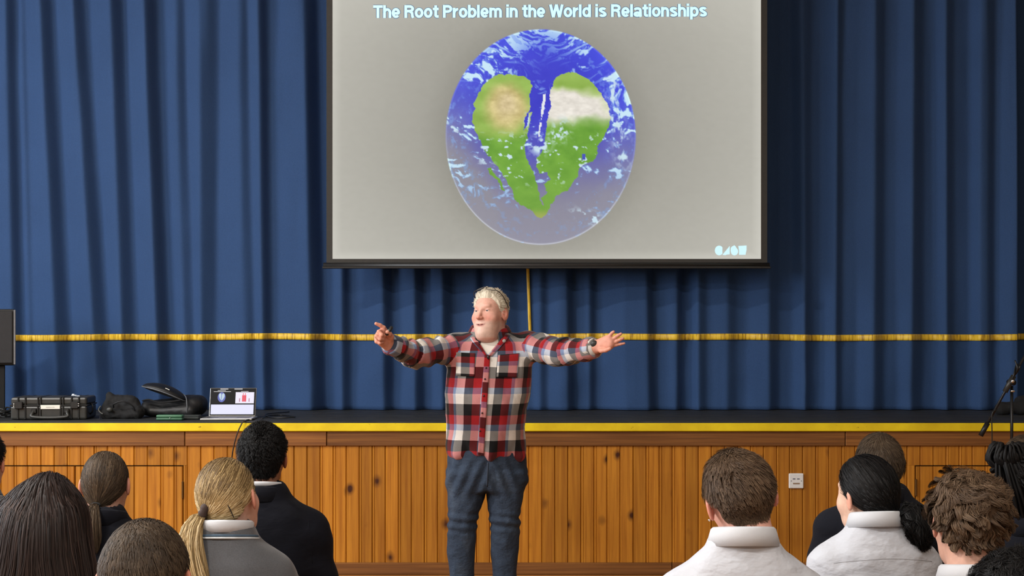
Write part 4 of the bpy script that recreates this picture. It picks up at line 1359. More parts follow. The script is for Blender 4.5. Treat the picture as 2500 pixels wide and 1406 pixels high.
def hair_short(V, Q, N, o, seed):
    rnd = np.random.default_rng(seed)
    n = o.get('n', 5000); wd = o.get('wide', 1.0)
    R0, Nn, hl = sample_roots(V, N, o, n, rnd)
    nx_ = int(n * .16)                              # extra short hairs over the crown
    cr0 = np.array(o.get('crown', (0.005, -.062, .072)))
    ok_ = np.where((((V - cr0) ** 2).sum(1) < .05 ** 2) & (hairline(V, o) > .01))[0]
    if len(ok_):
        ix_ = rnd.choice(ok_, nx_)
        R0[:nx_] = V[ix_] + rnd.normal(0, .0012, (nx_, 3)); Nn[:nx_] = N[ix_]; hl[:nx_] = .05
    rdir = rnd.normal(size=(n, 3)); rdir[nx_:] = 0
    top = sstep(-.080, .045, R0[:, 2]) * o.get('taper', 1.0) + (1 - o.get('taper', 1.0))
    back = sstep(-.02, -.085, R0[:, 2])
    L = (o['side'] + (o['top'] - o['side']) * top) * rnd.uniform(.85, 1.1, n)
    vol = (o['vside'] + (o['vtop'] - o['vside']) * top) * sstep(-.002, .03, hl + .004)
    crown = np.array(o.get('crown', (0.005, -.062, .072)))
    npt = o.get('pts', 6)
    off = vol * rnd.uniform(o.get('offlo', .72), 1.0, n) + .001
    d = None; p = R0.copy(); out = [R0 - Nn * .001]
    for k in range(npt - 1):
        away = p - crown; away -= Nn * (away * Nn).sum(1)[:, None]
        away /= np.linalg.norm(away, axis=1)[:, None] + 1e-6
        sw = np.cross(Nn, away) * o.get('swirl', .35)
        near_c = np.exp(-(((p - crown) ** 2).sum(1)) / .034 ** 2)[:, None]
        comb = np.array([.35, -1.0, .1])[None] - Nn * (Nn @ np.array([.35, -1.0, .1]))[:, None]
        away = away * (1 - near_c) + comb * near_c
        fld = away + sw + np.array([0, 0, -o.get('grav', .35)]) + np.asarray(o.get('wind', (0, 0, 0)))
        fld += .6 * (rdir - Nn * (rdir * Nn).sum(1)[:, None])
        fld += o.get('mess', .25) * np.stack([fbm(R0 * o.get('mfreq', 30) + 11 * j, 2, seed + j) for j in range(3)], 1) * 2
        fld /= np.linalg.norm(fld, axis=1)[:, None] + 1e-6
        lift = o.get('lift', .5) * (1 - k / npt) * ((.35 + .65 * top) * sstep(.065, .015, R0[:, 1] * (0 if o.get('fringe') else 1)))[:, None]
        d0 = fld + Nn * lift
        d0 /= np.linalg.norm(d0, axis=1)[:, None]
        d = d0 if d is None else d * .4 + d0 * .6
        p = p + d * (L / (npt - 1))[:, None]
        frac = (k + 1) / (npt - 1)
        p, gr = pushout(p, off * min(1, frac * 1.8), wd, 1)
        out.append(p)
    S = np.stack(out, 1)
    if o.get('curl', 0):
        ph = fbm(R0 * o.get('cfreq', 30), 2, seed + 9) * 14
        s = np.linspace(0, 1, npt)
        th = ph[:, None] + s[None] * o.get('turns', 5.0)
        T = S[:, -1] - S[:, 0]; T /= np.linalg.norm(T, axis=1)[:, None] + 1e-9
        B = np.cross(T, Nn)
        S = S + o['curl'] * s[None, :, None] ** .7 * (np.cos(th)[..., None] * B[:, None] + np.sin(th)[..., None] * Nn[:, None] * .8)
    S, near = clump(S, o.get('clumps', 350), o.get('clump', .45), rnd)
    P_ = S.reshape(-1, 3); sd_ = scalp_fn(P_, wd); _, gr_ = pushout(P_, np.full(len(P_), -1.0), wd, 1)
    S = (P_ - gr_ * np.maximum(0, sd_ - o['vtop'] - .014)[:, None]).reshape(S.shape)
    tone = np.clip(.5 + o.get('tvar', .11) * rnd.normal(size=n) + .30 * fbm(R0[near] * 42, 2, seed + 4) + .22 * fbm(R0 * 130, 2, seed + 6) + o.get('rootshade', 0) * (R0[:, 2] / .1), 0, 1)
    A = strips(S, o.get('w', .0026) * rnd.uniform(.7, 1.3, n) * np.clip(L / .026, .5, 1), rnd, o.get('roll', .28), tip=o.get('tip', .45), tval=tone)
    thick = lambda P_: (o['vside'] + (o['vtop'] - o['vside']) * sstep(-.080, .045, P_[:, 2])) * o.get('fill', .62)
    return join([shell(V, Q, N, o, thick, seed, o.get('lump', .3), o.get('lfreq', 30)), A])

def hair_tied(V, Q, N, o, seed):
    """hair drawn back over the scalp to a tie, then a tail along a curve"""
    rnd = np.random.default_rng(seed)
    n = o.get('n', 5000); wd = o.get('wide', 1.0)
    R0, Nn, hl = sample_roots(V, N, o, n, rnd, .005)
    tie = np.array(o['tie'])
    na, nb = o.get('na', 8), o.get('nb', 8)
    part = o.get('vol', .010)
    off = rnd.uniform(.15, 1, n) * part + .0015
    p = R0.copy(); out = [R0 - Nn * .001]
    for k in range(na):
        rem = na - k
        tgt = tie + (rnd.random((n, 3)) - .5) * .008
        st = (tgt - p) / rem
        # comb direction: a little sag towards the parting line
        st = st + o.get('sag', .004) * np.stack([np.zeros(n), np.zeros(n), -np.ones(n)], 1) * math.sin(math.pi * k / na)
        p = p + st
        p, gr = pushout(p, off * (1 - .25 * k / na), wd, 2)
        out.append(p)
    A = np.stack(out, 1)
    tail = spline(o['tail'], nb + 1)
    wid = np.interp(np.linspace(0, 1, nb + 1), *o['tail_w'])
    T = np.gradient(tail, axis=0); T /= np.linalg.norm(T, axis=1)[:, None]
    X = np.cross(T, [0, 1, 0]); X /= np.linalg.norm(X, axis=1)[:, None]; Yv = np.cross(X, T)
    a = rnd.random(n) * 2 * math.pi; rr = np.sqrt(rnd.random(n)) * .5 + .5 * rnd.random(n) ** .3 * .9
    end = rnd.uniform(.72, 1.0, n)
    ks = np.linspace(0, 1, nb + 1)
    Bt = []
    for k in range(1, nb + 1):
        u = ks[k] * end
        c = np.stack([np.interp(u, ks, tail[:, j]) for j in range(3)], 1)
        xv = np.stack([np.interp(u, ks, X[:, j]) for j in range(3)], 1); yv = np.stack([np.interp(u, ks, Yv[:, j]) for j in range(3)], 1)
        wv = np.interp(u, ks, wid) * rr
        wob = o.get('wave', .0) * np.sin(u * o.get('wturns', 9) + 3 * np.cos(a * 2))
        Bt.append(c + xv * (np.cos(a) * wv + wob)[:, None] + yv * (np.sin(a) * wv * .7)[:, None])
    Bt = np.stack(Bt, 1)
    tone = np.clip(.5 + .2 * rnd.normal(size=n) + .3 * fbm(R0 * 40, 2, seed + 4) + o.get('rootshade', 0) * -(R0[:, 2] / .1), 0, 1)
    w = o.get('w', .003)
    S1 = strips(A, w * rnd.uniform(.7, 1.4, n), rnd, .3, tip=1.0, tval=tone)
    keep = rnd.random(n) < o.get('tailfrac', .7)
    B2 = np.concatenate([A[keep][:, -1:], Bt[keep]], 1)
    if o.get('tclump'):
        B2, _ = clump(B2[:, ::1], 60, o['tclump'], rnd)
    S2 = strips(B2, w * rnd.uniform(.7, 1.4, keep.sum()), rnd, 1.2, center=tuple(tail.mean(0) + np.array([0, .12, 0])), tval=np.clip(tone[keep] + o.get('taillight', .1), 0, 1))
    thick = lambda P_: np.full(len(P_), part * .55)
    return join([shell(V, Q, N, o, thick, seed, .15), S1, S2])

def hair_long(V, Q, N, o, seed):
    """straight hair falling from the crown over shoulders and back"""
    rnd = np.random.default_rng(seed)
    n = o.get('n', 7000); npt = 13
    R0, Nn, hl = sample_roots(V, N, o, n, rnd)
    off = rnd.uniform(.1, 1, n) ** .8 * o.get('vol', .016) + .002
    Ltot = o['len'] * rnd.uniform(.82, 1.04, n)
    p = R0.copy(); out = [R0 - Nn * .001]
    d = None
    for k in range(npt - 1):
        s = scalp_fn(p); e = 1e-3
        az = p[:, :2] - np.array([0, -.02]); az /= np.linalg.norm(az, axis=1)[:, None] + 1e-6
        side = np.tanh((R0[:, 0] + .004) / .03)
        t = k / (npt - 1)
        back = (-.55 * sstep(-.06, .03, R0[:, 1]) - .1) * (1 - t)
        g = np.stack([side * (.28 * (p[:, 2] > .03)) + .11 * az[:, 0] * (t > .25) + o.get('spread', .1) * np.sign(R0[:, 0]) * (t > .45), back - .06 * (t > .3), -np.ones(n) * (.55 if k < 2 else 1)], 1)
        if k < 3:
            g = g + Nn * .4
        g /= np.linalg.norm(g, axis=1)[:, None]
        d = g if d is None else d * .45 + g * .55
        p = p + d * (Ltot / (npt - 1))[:, None]
        p, _ = pushout(p, off, 1.0, 2)
        # lie over shoulders and back
        sh = o['shoulder'](p)
        p[:, 1] -= np.maximum(0, .012 + off * .6 - sh) * (p[:, 2] < -.12)
        out.append(p)
    S = np.stack(out, 1)
    S, near = clump(S, 260, .5, rnd)
    S[:, :, 0] += (.004 * np.sin(np.linspace(0, 7, npt))[None] * rnd.normal(size=n)[:, None]) * np.linspace(0, 1, npt)[None]
    tone = np.clip(.42 + .2 * rnd.normal(size=n) + .3 * fbm(R0[near] * 50, 2, seed), 0, 1)
    A = strips(S, o.get('w', .0034) * rnd.uniform(.7, 1.4, n), rnd, .35, tval=tone)
    return join([shell(V, Q, N, o, lambda P_: np.full(len(P_), .009), seed, .2), A])

def hair_ropes(V, Q, N, o, seed):
    """many thin braids drawn up to a bunch at the back of the crown, some falling behind"""
    rnd = np.random.default_rng(seed)
    parts = [shell(V, Q, N, o, lambda P_: np.full(len(P_), .016), seed, .3)]
    R0, Nn, hl = sample_roots(V, N, o, 170, rnd, .002)
    tie = np.array(o['tie'])
    for k in range(len(R0)):
        p = R0[k:k + 1].copy(); out = [p[0]]
        for j in range(9):
            p = p + (tie + rnd.normal(0, .012, 3) - p) / (9 - j)
            p, _ = pushout(p, np.array([.016 + .018 * rnd.random()]), 1.0, 2)
            out.append(p[0])
        a = rnd.random() * 6.28
        side = np.array(o.get('fall', (.02, -.05, -.26)))
        if rnd.random() < o.get('loop', .4):      # loops that stick up as a bunch
            out += [tie + np.array([.035 * math.cos(a), .035 * math.sin(a), .02 + .03 * rnd.random()]), tie + np.array([.06 * math.cos(a), .05 * math.sin(a), .0]), tie + np.array([.045 * math.cos(a + .5), .04 * math.sin(a + .5), -.03])]
        else:                                     # ends that fall behind
            sp = np.array([rnd.normal(0, .035), rnd.normal(0, .02), 0])
            out += [tie + np.array([0, -.03, .0]) + sp * .4, tie + side * .35 + np.array([0, -.03, 0]) + sp * .8, tie + side * .7 + sp, tie + side + sp * 1.2]
        c = spline(out, 44)
        r = .0048 * (1 + .28 * np.sin(np.arange(44) * 2.1 + k))
        r[-1] = .001
        Vt, Ft = tube(c, r, 6, cap=False)
        parts.append((Vt, np.array(Ft), np.stack([np.full(len(Vt), rnd.random() * .7), np.full(len(Vt), .5), np.zeros(len(Vt))], 1)))
    return join(parts)

# ---- hands
def hand_prims(wrist, kn, fingers, thumb, r=.0095, palm_r=.0135):
    """wrist point, four knuckles, joints of each finger, joints of the thumb"""
    w = np.asarray(wrist, float); pr = []
    kn = [np.asarray(k, float) for k in kn]
    ax = kn[3] - kn[0]
    for i, k in enumerate(kn):
        a = w + ax * (i / 3 - .5) * .55 + (k - w) * .12
        pr.append(('cone', a, k, palm_r * 1.05, palm_r * .92, .014))
    for i in range(3):
        pr.append(('cone', w + (kn[i] + kn[i + 1] - 2 * w) * .25, (kn[i] + kn[i + 1]) / 2, palm_r, palm_r * .8, .012))
    for i, f in enumerate(fingers):
        c = [kn[i]] + [np.asarray(q, float) for q in f]
        sc = (1, 1.03, 1, .86)[i]
        for j in range(len(c) - 1):
            pr.append(('cone', c[j], c[j + 1], r * sc * (1.08 - .1 * j), r * sc * (.98 - .1 * j), .004))
    c = [np.asarray(q, float) for q in thumb]
    for j in range(len(c) - 1):
        pr.append(('cone', c[j], c[j + 1], r * (1.5 - .22 * j), r * (1.28 - .14 * j), .007))
    return pr
def blend_k(p, prims):
    d = None
    for q in prims:
        e = sd_cone(p, *q[1:5])
        d = e if d is None else smin(d, e, q[5])
    return d
def hand_mesh(prims, h=.003, pad=.02):
    pts = np.array([q[1] for q in prims] + [q[2] for q in prims])
    return surf(lambda p: blend_k(p, prims), pts.min(0) - pad, pts.max(0) + pad, h)
def flat_hand(wrist, X, Yd, s=1.0, curl=.35):
    """a relaxed hand: X along the fingers, Yd towards the thumb"""
    X = np.asarray(X, float) / np.linalg.norm(X); Yd = np.asarray(Yd, float); Yd = Yd - X * (Yd @ X); Yd /= np.linalg.norm(Yd)
    Z = np.cross(X, Yd)
    if Z[2] < 0: Z = -Z
    w = np.asarray(wrist, float)
    def q(a, b, c): return w + s * (a * X + b * Yd + c * Z)
    kn = [q(.090, .030, 0), q(.095, .010, .003), q(.090, -.010, .002), q(.080, -.028, -.002)]
    fs = []
    for i, (Lf, b, sp) in enumerate(((.070, .030, .10), (.078, .010, .03), (.071, -.010, -.04), (.056, -.028, -.12))):
        c, out, a = np.array([.090 if i != 3 else .080, b, 0.0]), [], .12
        for fr in (.45, .31, .24):
            a += curl
            c = c + Lf * fr * np.array([math.cos(a), sp, -math.sin(a)]); out.append(q(*c))
        fs.append(out)
    th = [q(.02, .022, -.006), q(.048, .048, -.014), q(.075, .058, -.020), q(.097, .058, -.026)]
    return hand_prims(w, kn, fs, th, .0092 * s, .0132 * s)

# ---- clothes
def collar(c, rx, ry, h, fall, flare, tilt, gap, point=0.0, face=1):
    """folded shirt collar round a neck; open at the front by 2*gap degrees"""
    th = np.radians(np.linspace(gap, 360 - gap, 64))
    V = []
    for a in th:
        fr = (math.cos(a) + 1) / 2
        pt = point * sstep(.80, 1.0, fr)
        sec = [(0, 0), (-.002, h * .6), (-.001, h), (.005, h + .004), (.0105, h - .001), (flare, h - fall - pt), (flare - .0035, h - fall - pt), (.0065, h - .008), (.0035, h - .007), (.0035, 0)]
        for dr, dz in sec:
            x = (rx + dr) * math.sin(a); y = (ry + dr) * math.cos(a) * face
            V.append((c[0] + x, c[1] + y, c[2] + dz - tilt * y * face))
    m = 10; n = len(th)
    Fa = [(i * m + k, i * m + (k + 1) % m, (i + 1) * m + (k + 1) % m, (i + 1) * m + k) for i in range(n - 1) for k in range(m)]
    Fa += [tuple(range(m))[::-1], tuple((n - 1) * m + k for k in range(m))]
    return np.array(V), Fa
def wool(name, rgb, rough=.9, weave=700, amp=.2, var=.15, sheen=.2, crease=0.0):
    if name in MATS: return MATS[name]
    w = NT(name); w.set(Roughness=rough, Specular_IOR_Level=.2, Sheen_Weight=sheen)
    c = lin(rgb)
    f = w.noise(w.coords('Object', (1, 1, 1)), weave, 2.0)
    g = w.noise(w.coords('Object'), 7.0, 4.0)
    b = w.mix(.5, w.ramp(f, [(.3, c * (1 - amp)), (.7, c * (1 + amp))]), w.ramp(g, [(.3, c * (1 - var)), (.7, c * (1 + var))]))
    w.l(b, w.b.inputs['Base Color'])
    if crease:
        cz = w.noise(w.coords('Object', (1, 1, 1.6)), 16.0, 3.0, .5)
        ad = w.n('ShaderNodeMath', operation='MULTIPLY_ADD', x1=crease); w.l(cz, ad.inputs[0])
        mu = w.n('ShaderNodeMath', operation='MULTIPLY', x1=.03); w.l(f, mu.inputs[0]); w.l(mu.outputs[0], ad.inputs[2])
        w.bump(ad.outputs[0], .55, .02)
    else:
        w.bump(f, .3, .001)
    MATS[name] = w.m
    return w.m
# ------------------------------------------------------------------ the speaker standing before the stage
YM = 7.45
XM = (1190 - 1250) * YM / F
def S_(px, py, dy=0.0):
    """pixel + depth offset -> speaker's own coordinates"""
    return P(px, py, YM + dy) - np.array([XM, YM, 0])
spk = empty('person', (XM, YM, 0), 'white-haired person in red plaid shirt and jeans standing with arms spread before the stage', 'person')
HM = math.radians(180 - 31)                     # the head turns to the viewer's left
# torso of the shirt: pixel rows -> half widths
def trow(py, x0, x1, b, cy):
    a = S_(x0, py); c = S_(x1, py)
    return (a[2], (a[0] + c[0]) / 2, cy, (c[0] - a[0]) / 2, b)
SHROWS = [trow(1118, 1091, 1287, .145, -.005), trow(1085, 1088, 1286, .150, -.012), trow(1040, 1093, 1283, .158, -.022), trow(1000, 1090, 1288, .165, -.028),
          trow(960, 1087, 1297, .165, -.025), trow(915, 1092, 1300, .155, -.012), trow(870, 1098, 1300, .140, .0), trow(838, 1108, 1290, .115, .008),
          trow(820, 1130, 1266, .092, .012), trow(806, 1152, 1240, .075, .016)]
SHL, ELL_, WRL = S_(1118, 846, .0), S_(1014, 866, -.20), S_(957, 842, -.40)
SHR, ELR, WRR = S_(1288, 842, .0), S_(1372, 862, -.24), S_(1444, 851, -.42)
ARMS = [('L', SHL, ELL_, WRL), ('R', SHR, ELR, WRR)]
def shirt_fn(p, infl=0.0):
    d = sd_column(p, SHROWS, .03)
    for nm, a, b, c in ARMS:
        e = smin(sd_cone(p, a, b, .074, .066), sd_cone(p, b, c, .066, .050), .03)
        d = smin(d, e, .045)
    return d - infl
lo = (-.72, -.56, .84); hi = (.68, .26, 1.63)
V, Q = surf(shirt_fn, lo, hi, .0075)
V = smooth(V, Q, 2, .4)
N = vnormals(V, Q)
# which piece of the shirt each vertex belongs to
def arm_coord(p, a, b, c):
    """distance along the sleeve, angle round it, distance from its axis"""
    L1 = np.linalg.norm(b - a); L2 = np.linalg.norm(c - b)
    t1 = np.clip((p - a) @ (b - a) / L1 ** 2, 0, 1); t2 = np.clip((p - b) @ (c - b) / L2 ** 2, 0, 1.0)
    q1 = p - a - t1[:, None] * (b - a); q2 = p - b - t2[:, None] * (c - b)
    d1 = np.linalg.norm(q1, axis=1); d2 = np.linalg.norm(q2, axis=1)
    use1 = d1 - .07 < d2 - .058
    s = np.where(use1, t1 * L1, L1 + t2 * L2)
    q = np.where(use1[:, None], q1, q2)
    ax = np.where(use1[:, None], (b - a) / L1, (c - b) / L2)
    up = np.array([0, 0, 1.0]) - ax * ax[:, 2:3]; up /= np.linalg.norm(up, axis=1)[:, None]
    sd = np.cross(ax, up)
    ang = np.arctan2((q * sd).sum(1), (q * up).sum(1))
    return s, ang, np.minimum(d1 - .07, d2 - .058)
PER_U, PER_V = .152, .187
def torso_uv(p):
    z = p[:, 2]
    r = np.array(sorted(SHROWS))
    cx = np.interp(z, r[:, 0], r[:, 1]); a = np.interp(z, r[:, 0], r[:, 3]); b = np.interp(z, r[:, 0], r[:, 4]); cy = np.interp(z, r[:, 0], r[:, 2])
    ang = np.arctan2((p[:, 0] - cx) / a, -(p[:, 1] - cy) / b)
    slope = S_(1192, 863)[0] + (S_(1173, 1058)[0] - S_(1192, 863)[0]) * (S_(0, 863)[2] - z) / (S_(0, 863)[2] - S_(0, 1058)[2])
    u = ang * .222 + (cx - slope) * .8
    return np.stack([u / PER_U, (S_(0, 958)[2] - z) / PER_V, np.zeros(len(p))], 1)
sides = []
for nm, a, b, c in ARMS:
    s, ang, d = arm_coord(V, a, b, c)
    sides.append((s, ang, d))
dt = sd_column(V, SHROWS, .03)
# folds: deep creases down the torso sides, rings along the sleeves
w = .013 * fbm(np.stack([V[:, 0] * 9, V[:, 1] * 9, V[:, 2] * 3.6], 1), 3, 2) * sstep(1.50, 1.30, V[:, 2]) + .005 * fbm(np.stack([V[:, 0] * 22 + V[:, 2] * 9, V[:, 1] * 20, V[:, 2] * 14], 1), 3, 5)
armw = np.zeros(len(V)); piece = np.zeros(len(V), int)
UV = torso_uv(V)
for k, (s, ang, d) in enumerate(sides):
    m = d < dt - .004
    m &= (s > .045)
    piece[m] = k + 1
    armw = np.where(m, .0075 * np.sin(s * 62 + 2.2 * np.sin(ang + k) + 3 * fbm(V * 9, 2, 7)) * sstep(.02, .1, s) + .008 * fbm(V * 17, 3, 8), armw)
    UV2 = np.stack([s / (PER_U * .92) + (.12 if k == 0 else .30), ang * .066 / PER_V + .35, np.zeros(len(V))], 1)
    UV = np.where(m[:, None], UV2, UV)
w = np.where(piece > 0, armw, w)
# the skirt of the shirt flutters towards the hem
low = sstep(1.02, .90, V[:, 2]) * (piece == 0)
aa = np.arctan2(V[:, 0] + .0, -V[:, 1])
w = w + low * .012 * np.sin(aa * 6 + 1.3 + 3 * fbm(V * 4, 2, 21)) + low * .007 * np.sin(aa * 13)
Vs = V + N * w[:, None]
# hem: tails curve up at the sides and dip at the right front
hemm = sstep(.955, .885, Vs[:, 2]) * (piece == 0)
Vs[:, 2] += hemm * (.010 * np.cos(aa * 2) - .020 * np.exp(-((aa - .55) / .55) ** 2) + .012)
fc = Vs[Q].mean(1)
# open the neck: a deep V at the front and a round hole for the neck
zv = S_(1191, 866)[2]; xv = S_(1191, 866)[0]
xl = S_(1152, 812)[0]; xr = S_(1240, 806)[0]; zt2 = S_(0, 808)[2]
t = np.clip((fc[:, 2] - zv) / (zt2 - zv), 0, 1.4)
vopen = (fc[:, 2] > zv) & (fc[:, 1] < .0) & (fc[:, 0] > xv + (xl - xv) * t) & (fc[:, 0] < xv + (xr - xv) * t)
hole = (((fc[:, 0] - (xl + xr) / 2) / .082) ** 2 + ((fc[:, 1] - .015) / .075) ** 2 < 1) & (fc[:, 2] > S_(0, 822)[2])
cuffs = np.zeros(len(fc), bool)
for nm, a, b, c in ARMS:
    ax = (c - b) / np.linalg.norm(c - b)
    cuffs |= ((fc - c) @ ax > .022) & (np.linalg.norm(fc - c, axis=1) < .10)
bottom = (vnormals(Vs, Q)[Q].mean(1)[:, 2] < -.86) & (fc[:, 2] < .93)
keep = ~(vopen | hole | cuffs | bottom)
# plaid coordinates per face corner: trunk and sleeves, chosen by a smooth mask so the armhole seam stays clean
def unwrap(U, col, span):
    a_ = U[:, :, col]
    U[:, :, col] = a_ - np.round((a_ - a_[:, :1]) / span) * span
    return U
CU = unwrap(torso_uv(V)[Q], 0, math.pi * 2 * .222 / PER_U)
near = np.where(sides[0][2] < sides[1][2], 0, 1)
fnear = (near[Q].mean(1) > .5).astype(int)
CA = np.zeros_like(CU)
for k, (s, ang, d) in enumerate(sides):
    U_ = unwrap(np.stack([s / (PER_U * .92) + (.12 if k == 0 else .30), ang * .066 / PER_V + .35, np.zeros(len(V))], 1)[Q], 1, math.pi * 2 * .066 / PER_V)
    CA[fnear == k] = U_[fnear == k]
dmin = np.minimum(np.maximum(sides[0][2] - dt, .055 - sides[0][0]), np.maximum(sides[1][2] - dt, .055 - sides[1][0]))
MASK = -dmin - .002
def plaid_mat(name='plaid_flannel'):
    w = NT(name); w.set(Roughness=.85, Specular_IOR_Level=.2, Sheen_Weight=.15)
    at = w.n('ShaderNodeAttribute', attribute_name='weave')
    at2 = w.n('ShaderNodeAttribute', attribute_name='weave_sleeve')
    am = w.n('ShaderNodeAttribute', attribute_name='sleeve')
    gt = w.n('ShaderNodeMath', operation='GREATER_THAN', x1=0.0); w.l(am.outputs['Fac'], gt.inputs[0])
    sel = w.n('ShaderNodeMix', data_type='VECTOR'); w.l(gt.outputs[0], sel.inputs[0]); w.l(at.outputs['Vector'], sel.inputs[4]); w.l(at2.outputs['Vector'], sel.inputs[5])
    sp = w.n('ShaderNodeSeparateXYZ'); w.l(sel.outputs[1], sp.inputs[0])
    WH, BK, RD, BL = (.86, .84, .81), (.06, .06, .065), (.58, .11, .13), (.46, .53, .66)
    res = []
    for k, st in ((0, [(0, WH), (.31, BK), (.60, RD), (.88, BL)]), (1, [(0, WH), (.27, BK), (.58, RD), (.83, BL)])):
        fr = w.n('ShaderNodeMath', operation='FRACT'); w.l(sp.outputs[k], fr.inputs[0])
        res.append(w.ramp(fr.outputs[0], st, 'CONSTANT'))
    m = w.mix(.5, res[0], res[1])
    g = w.n('ShaderNodeGamma'); g.inputs[1].default_value = 2.2; w.l(m, g.inputs[0])
    f = w.noise(w.coords('Object'), 500.0, 2.0)
    w.l(w.mix(1.0, g.outputs[0], w.ramp(f, [(.3, (.82,) * 3), (.7, (1.12,) * 3)]), 'MULTIPLY'), w.b.inputs['Base Color'])
    w.bump(f, .25, .001)
    return w.m
M_PLAID = plaid_mat()
Vk, Qk, used = keep_faces(Vs, Q, keep)
# pull the cut edge of the neck opening onto clean lines
bad = np.zeros(len(Vs), bool); bad[Q[vopen].ravel()] = True
edge = bad[used] & (Vk[:, 2] > zv - .01)
tt_ = np.clip((Vk[:, 2] - zv) / (zt2 - zv), 0, 1.4)
xa, xb = xv + (xl - xv) * tt_, xv + (xr - xv) * tt_
Vk[:, 0] = np.where(edge, np.where(np.abs(Vk[:, 0] - xa) < np.abs(Vk[:, 0] - xb), xa, xb), Vk[:, 0])
# a little thickness: inner layer
Nk = vnormals(Vk, Qk)
Vi = Vk - Nk * .005
Qi = Qk[:, ::-1] + len(Vk)
cuv = np.concatenate([CU[keep], CA[keep]], 2)
e = np.sort(np.concatenate([Qk[:, [0, 1]], Qk[:, [1, 2]], Qk[:, [2, 3]], Qk[:, [3, 0]]]), axis=1)
ed = np.concatenate([Qk[:, [0, 1]], Qk[:, [1, 2]], Qk[:, [2, 3]], Qk[:, [3, 0]]])
ecu = np.concatenate([cuv[:, [0, 1]], cuv[:, [1, 2]], cuv[:, [2, 3]], cuv[:, [3, 0]]])
key = e[:, 0].astype(np.int64) * len(Vk) + e[:, 1]
uq, inv, ct = np.unique(key, return_inverse=True, return_counts=True)
bd = ct[inv] == 1
Qr = np.stack([ed[bd][:, 1], ed[bd][:, 0], ed[bd][:, 0] + len(Vk), ed[bd][:, 1] + len(Vk)], 1)
cr2 = np.stack([ecu[bd][:, 1], ecu[bd][:, 0], ecu[bd][:, 0], ecu[bd][:, 1]], 1)
allU = np.concatenate([cuv, cuv[:, ::-1], cr2])
shirt = mesh('plaid_shirt', np.concatenate([Vk, Vi]), np.concatenate([Qk, Qi, Qr]), M_PLAID, spk, True, {'weave': ('FLOAT_VECTOR', 'CORNER', allU.reshape(-1, 6)[:, :3]), 'weave_sleeve': ('FLOAT_VECTOR', 'CORNER', allU.reshape(-1, 6)[:, 3:]), 'sleeve': ('FLOAT', 'POINT', np.concatenate([MASK[used]] * 2))})
shirt['label'] = 'red, black and white plaid flannel shirt'

from mathutils.bvhtree import BVHTree
BV = BVHTree.FromPolygons([tuple(map(float, v)) for v in Vk], [tuple(map(int, q)) for q in Qk])
def on_front(px, py, lift=.004):
    """a point on the front of the shirt below a pixel"""
    a = S_(px, py, -.45); b = S_(px, py, .2)
    hit = BV.ray_cast(Vector(a), Vector(b - a).normalized())
    if hit[0] is None:
        c_ = S_(px, py, -.08)
        return c_ - np.array([0, lift, 0])
    return np.array(hit[0]) - np.array([0, lift, 0])
def patch(name, corners, nu, nv, uvfn, thick=.006, lift=.0045, mat=None, parent=None):
    """a piece of cloth sewn on the shirt front"""
    c = np.array(corners, float)
    Vp, U = [], []
    for j in range(nv + 1):
        for i in range(nu + 1):
            s_, t_ = i / nu, j / nv
            q = c[0] * (1 - s_) * (1 - t_) + c[1] * s_ * (1 - t_) + c[2] * s_ * t_ + c[3] * (1 - s_) * t_
            Vp.append(on_front(q[0], q[1], lift)); U.append(uvfn(s_, t_))
    Vp = np.array(Vp); U = np.array(U); n_ = len(Vp)
    g_ = np.arange(n_).reshape(nv + 1, nu + 1)
    a_ = np.stack([g_[:-1, :-1], g_[1:, :-1], g_[1:, 1:], g_[:-1, 1:]], -1).reshape(-1, 4)
    b_ = a_[:, ::-1] + n_
    sd_ = [np.stack([l[:-1], l[1:], l[1:] + n_, l[:-1] + n_], 1) for l in (g_[0], g_[-1][::-1], g_[::-1, 0], g_[:, -1])]
    Qp = np.concatenate([a_, b_] + sd_)
    UU = np.concatenate([U, U])
    return mesh(name, np.concatenate([Vp, Vp + [0, thick, 0]]), Qp, mat or M_PLAID, parent or shirt, True, {'weave': ('FLOAT_VECTOR', 'POINT', UU)})
# chest pockets, their check out of step with the shirt's
patch('chest_pocket', [(1114, 860), (1160, 862), (1158, 919), (1113, 917)], 12, 12, lambda s, t: (.15 + s * .62, .42 + t * .95, 0))
patch('chest_pocket', [(1216, 866), (1268, 862), (1263, 922), (1212, 920)], 12, 12, lambda s, t: (.25 + s * .66, .55 + t * .9, 0))
# button strip
patch('button_strip', [(1183, 866), (1197, 866), (1181, 1113), (1166, 1110)], 4, 50, lambda s, t: (.66 + s * .2, -.50 + t * 2.85, 0), .006, .0055)
M_BTN = plain('dark_button', (44, 20, 24), .35)
for px, py in ((1191, 872), (1187, 898), (1184, 925), (1181, 966), (1177, 1008), (1172, 1052)):
    q = on_front(px, py, .008)
    V_, F_ = sphere(14, 8); V_ = V_ * np.array([.0048, .0024, .0048])
    mesh('button', V_ + q, F_, M_BTN, shirt)
# collar, in plaid
cc = S_(1196, 812, .018)
Vc, Fc_ = collar((cc[0], .010, S_(0, 813)[2]), .090, .084, .032, .048, .034, .20, 24, .034, -1)
ang = np.arctan2(Vc[:, 0] - cc[0], Vc[:, 1])
Uc = np.stack([ang * .09 / PER_U + .45, Vc[:, 2] / PER_V * 1.0 + .30, np.zeros(len(Vc))], 1)
mesh('shirt_collar', Vc, Fc_, M_PLAID, shirt, True, {'weave': ('FLOAT_VECTOR', 'POINT', Uc)})
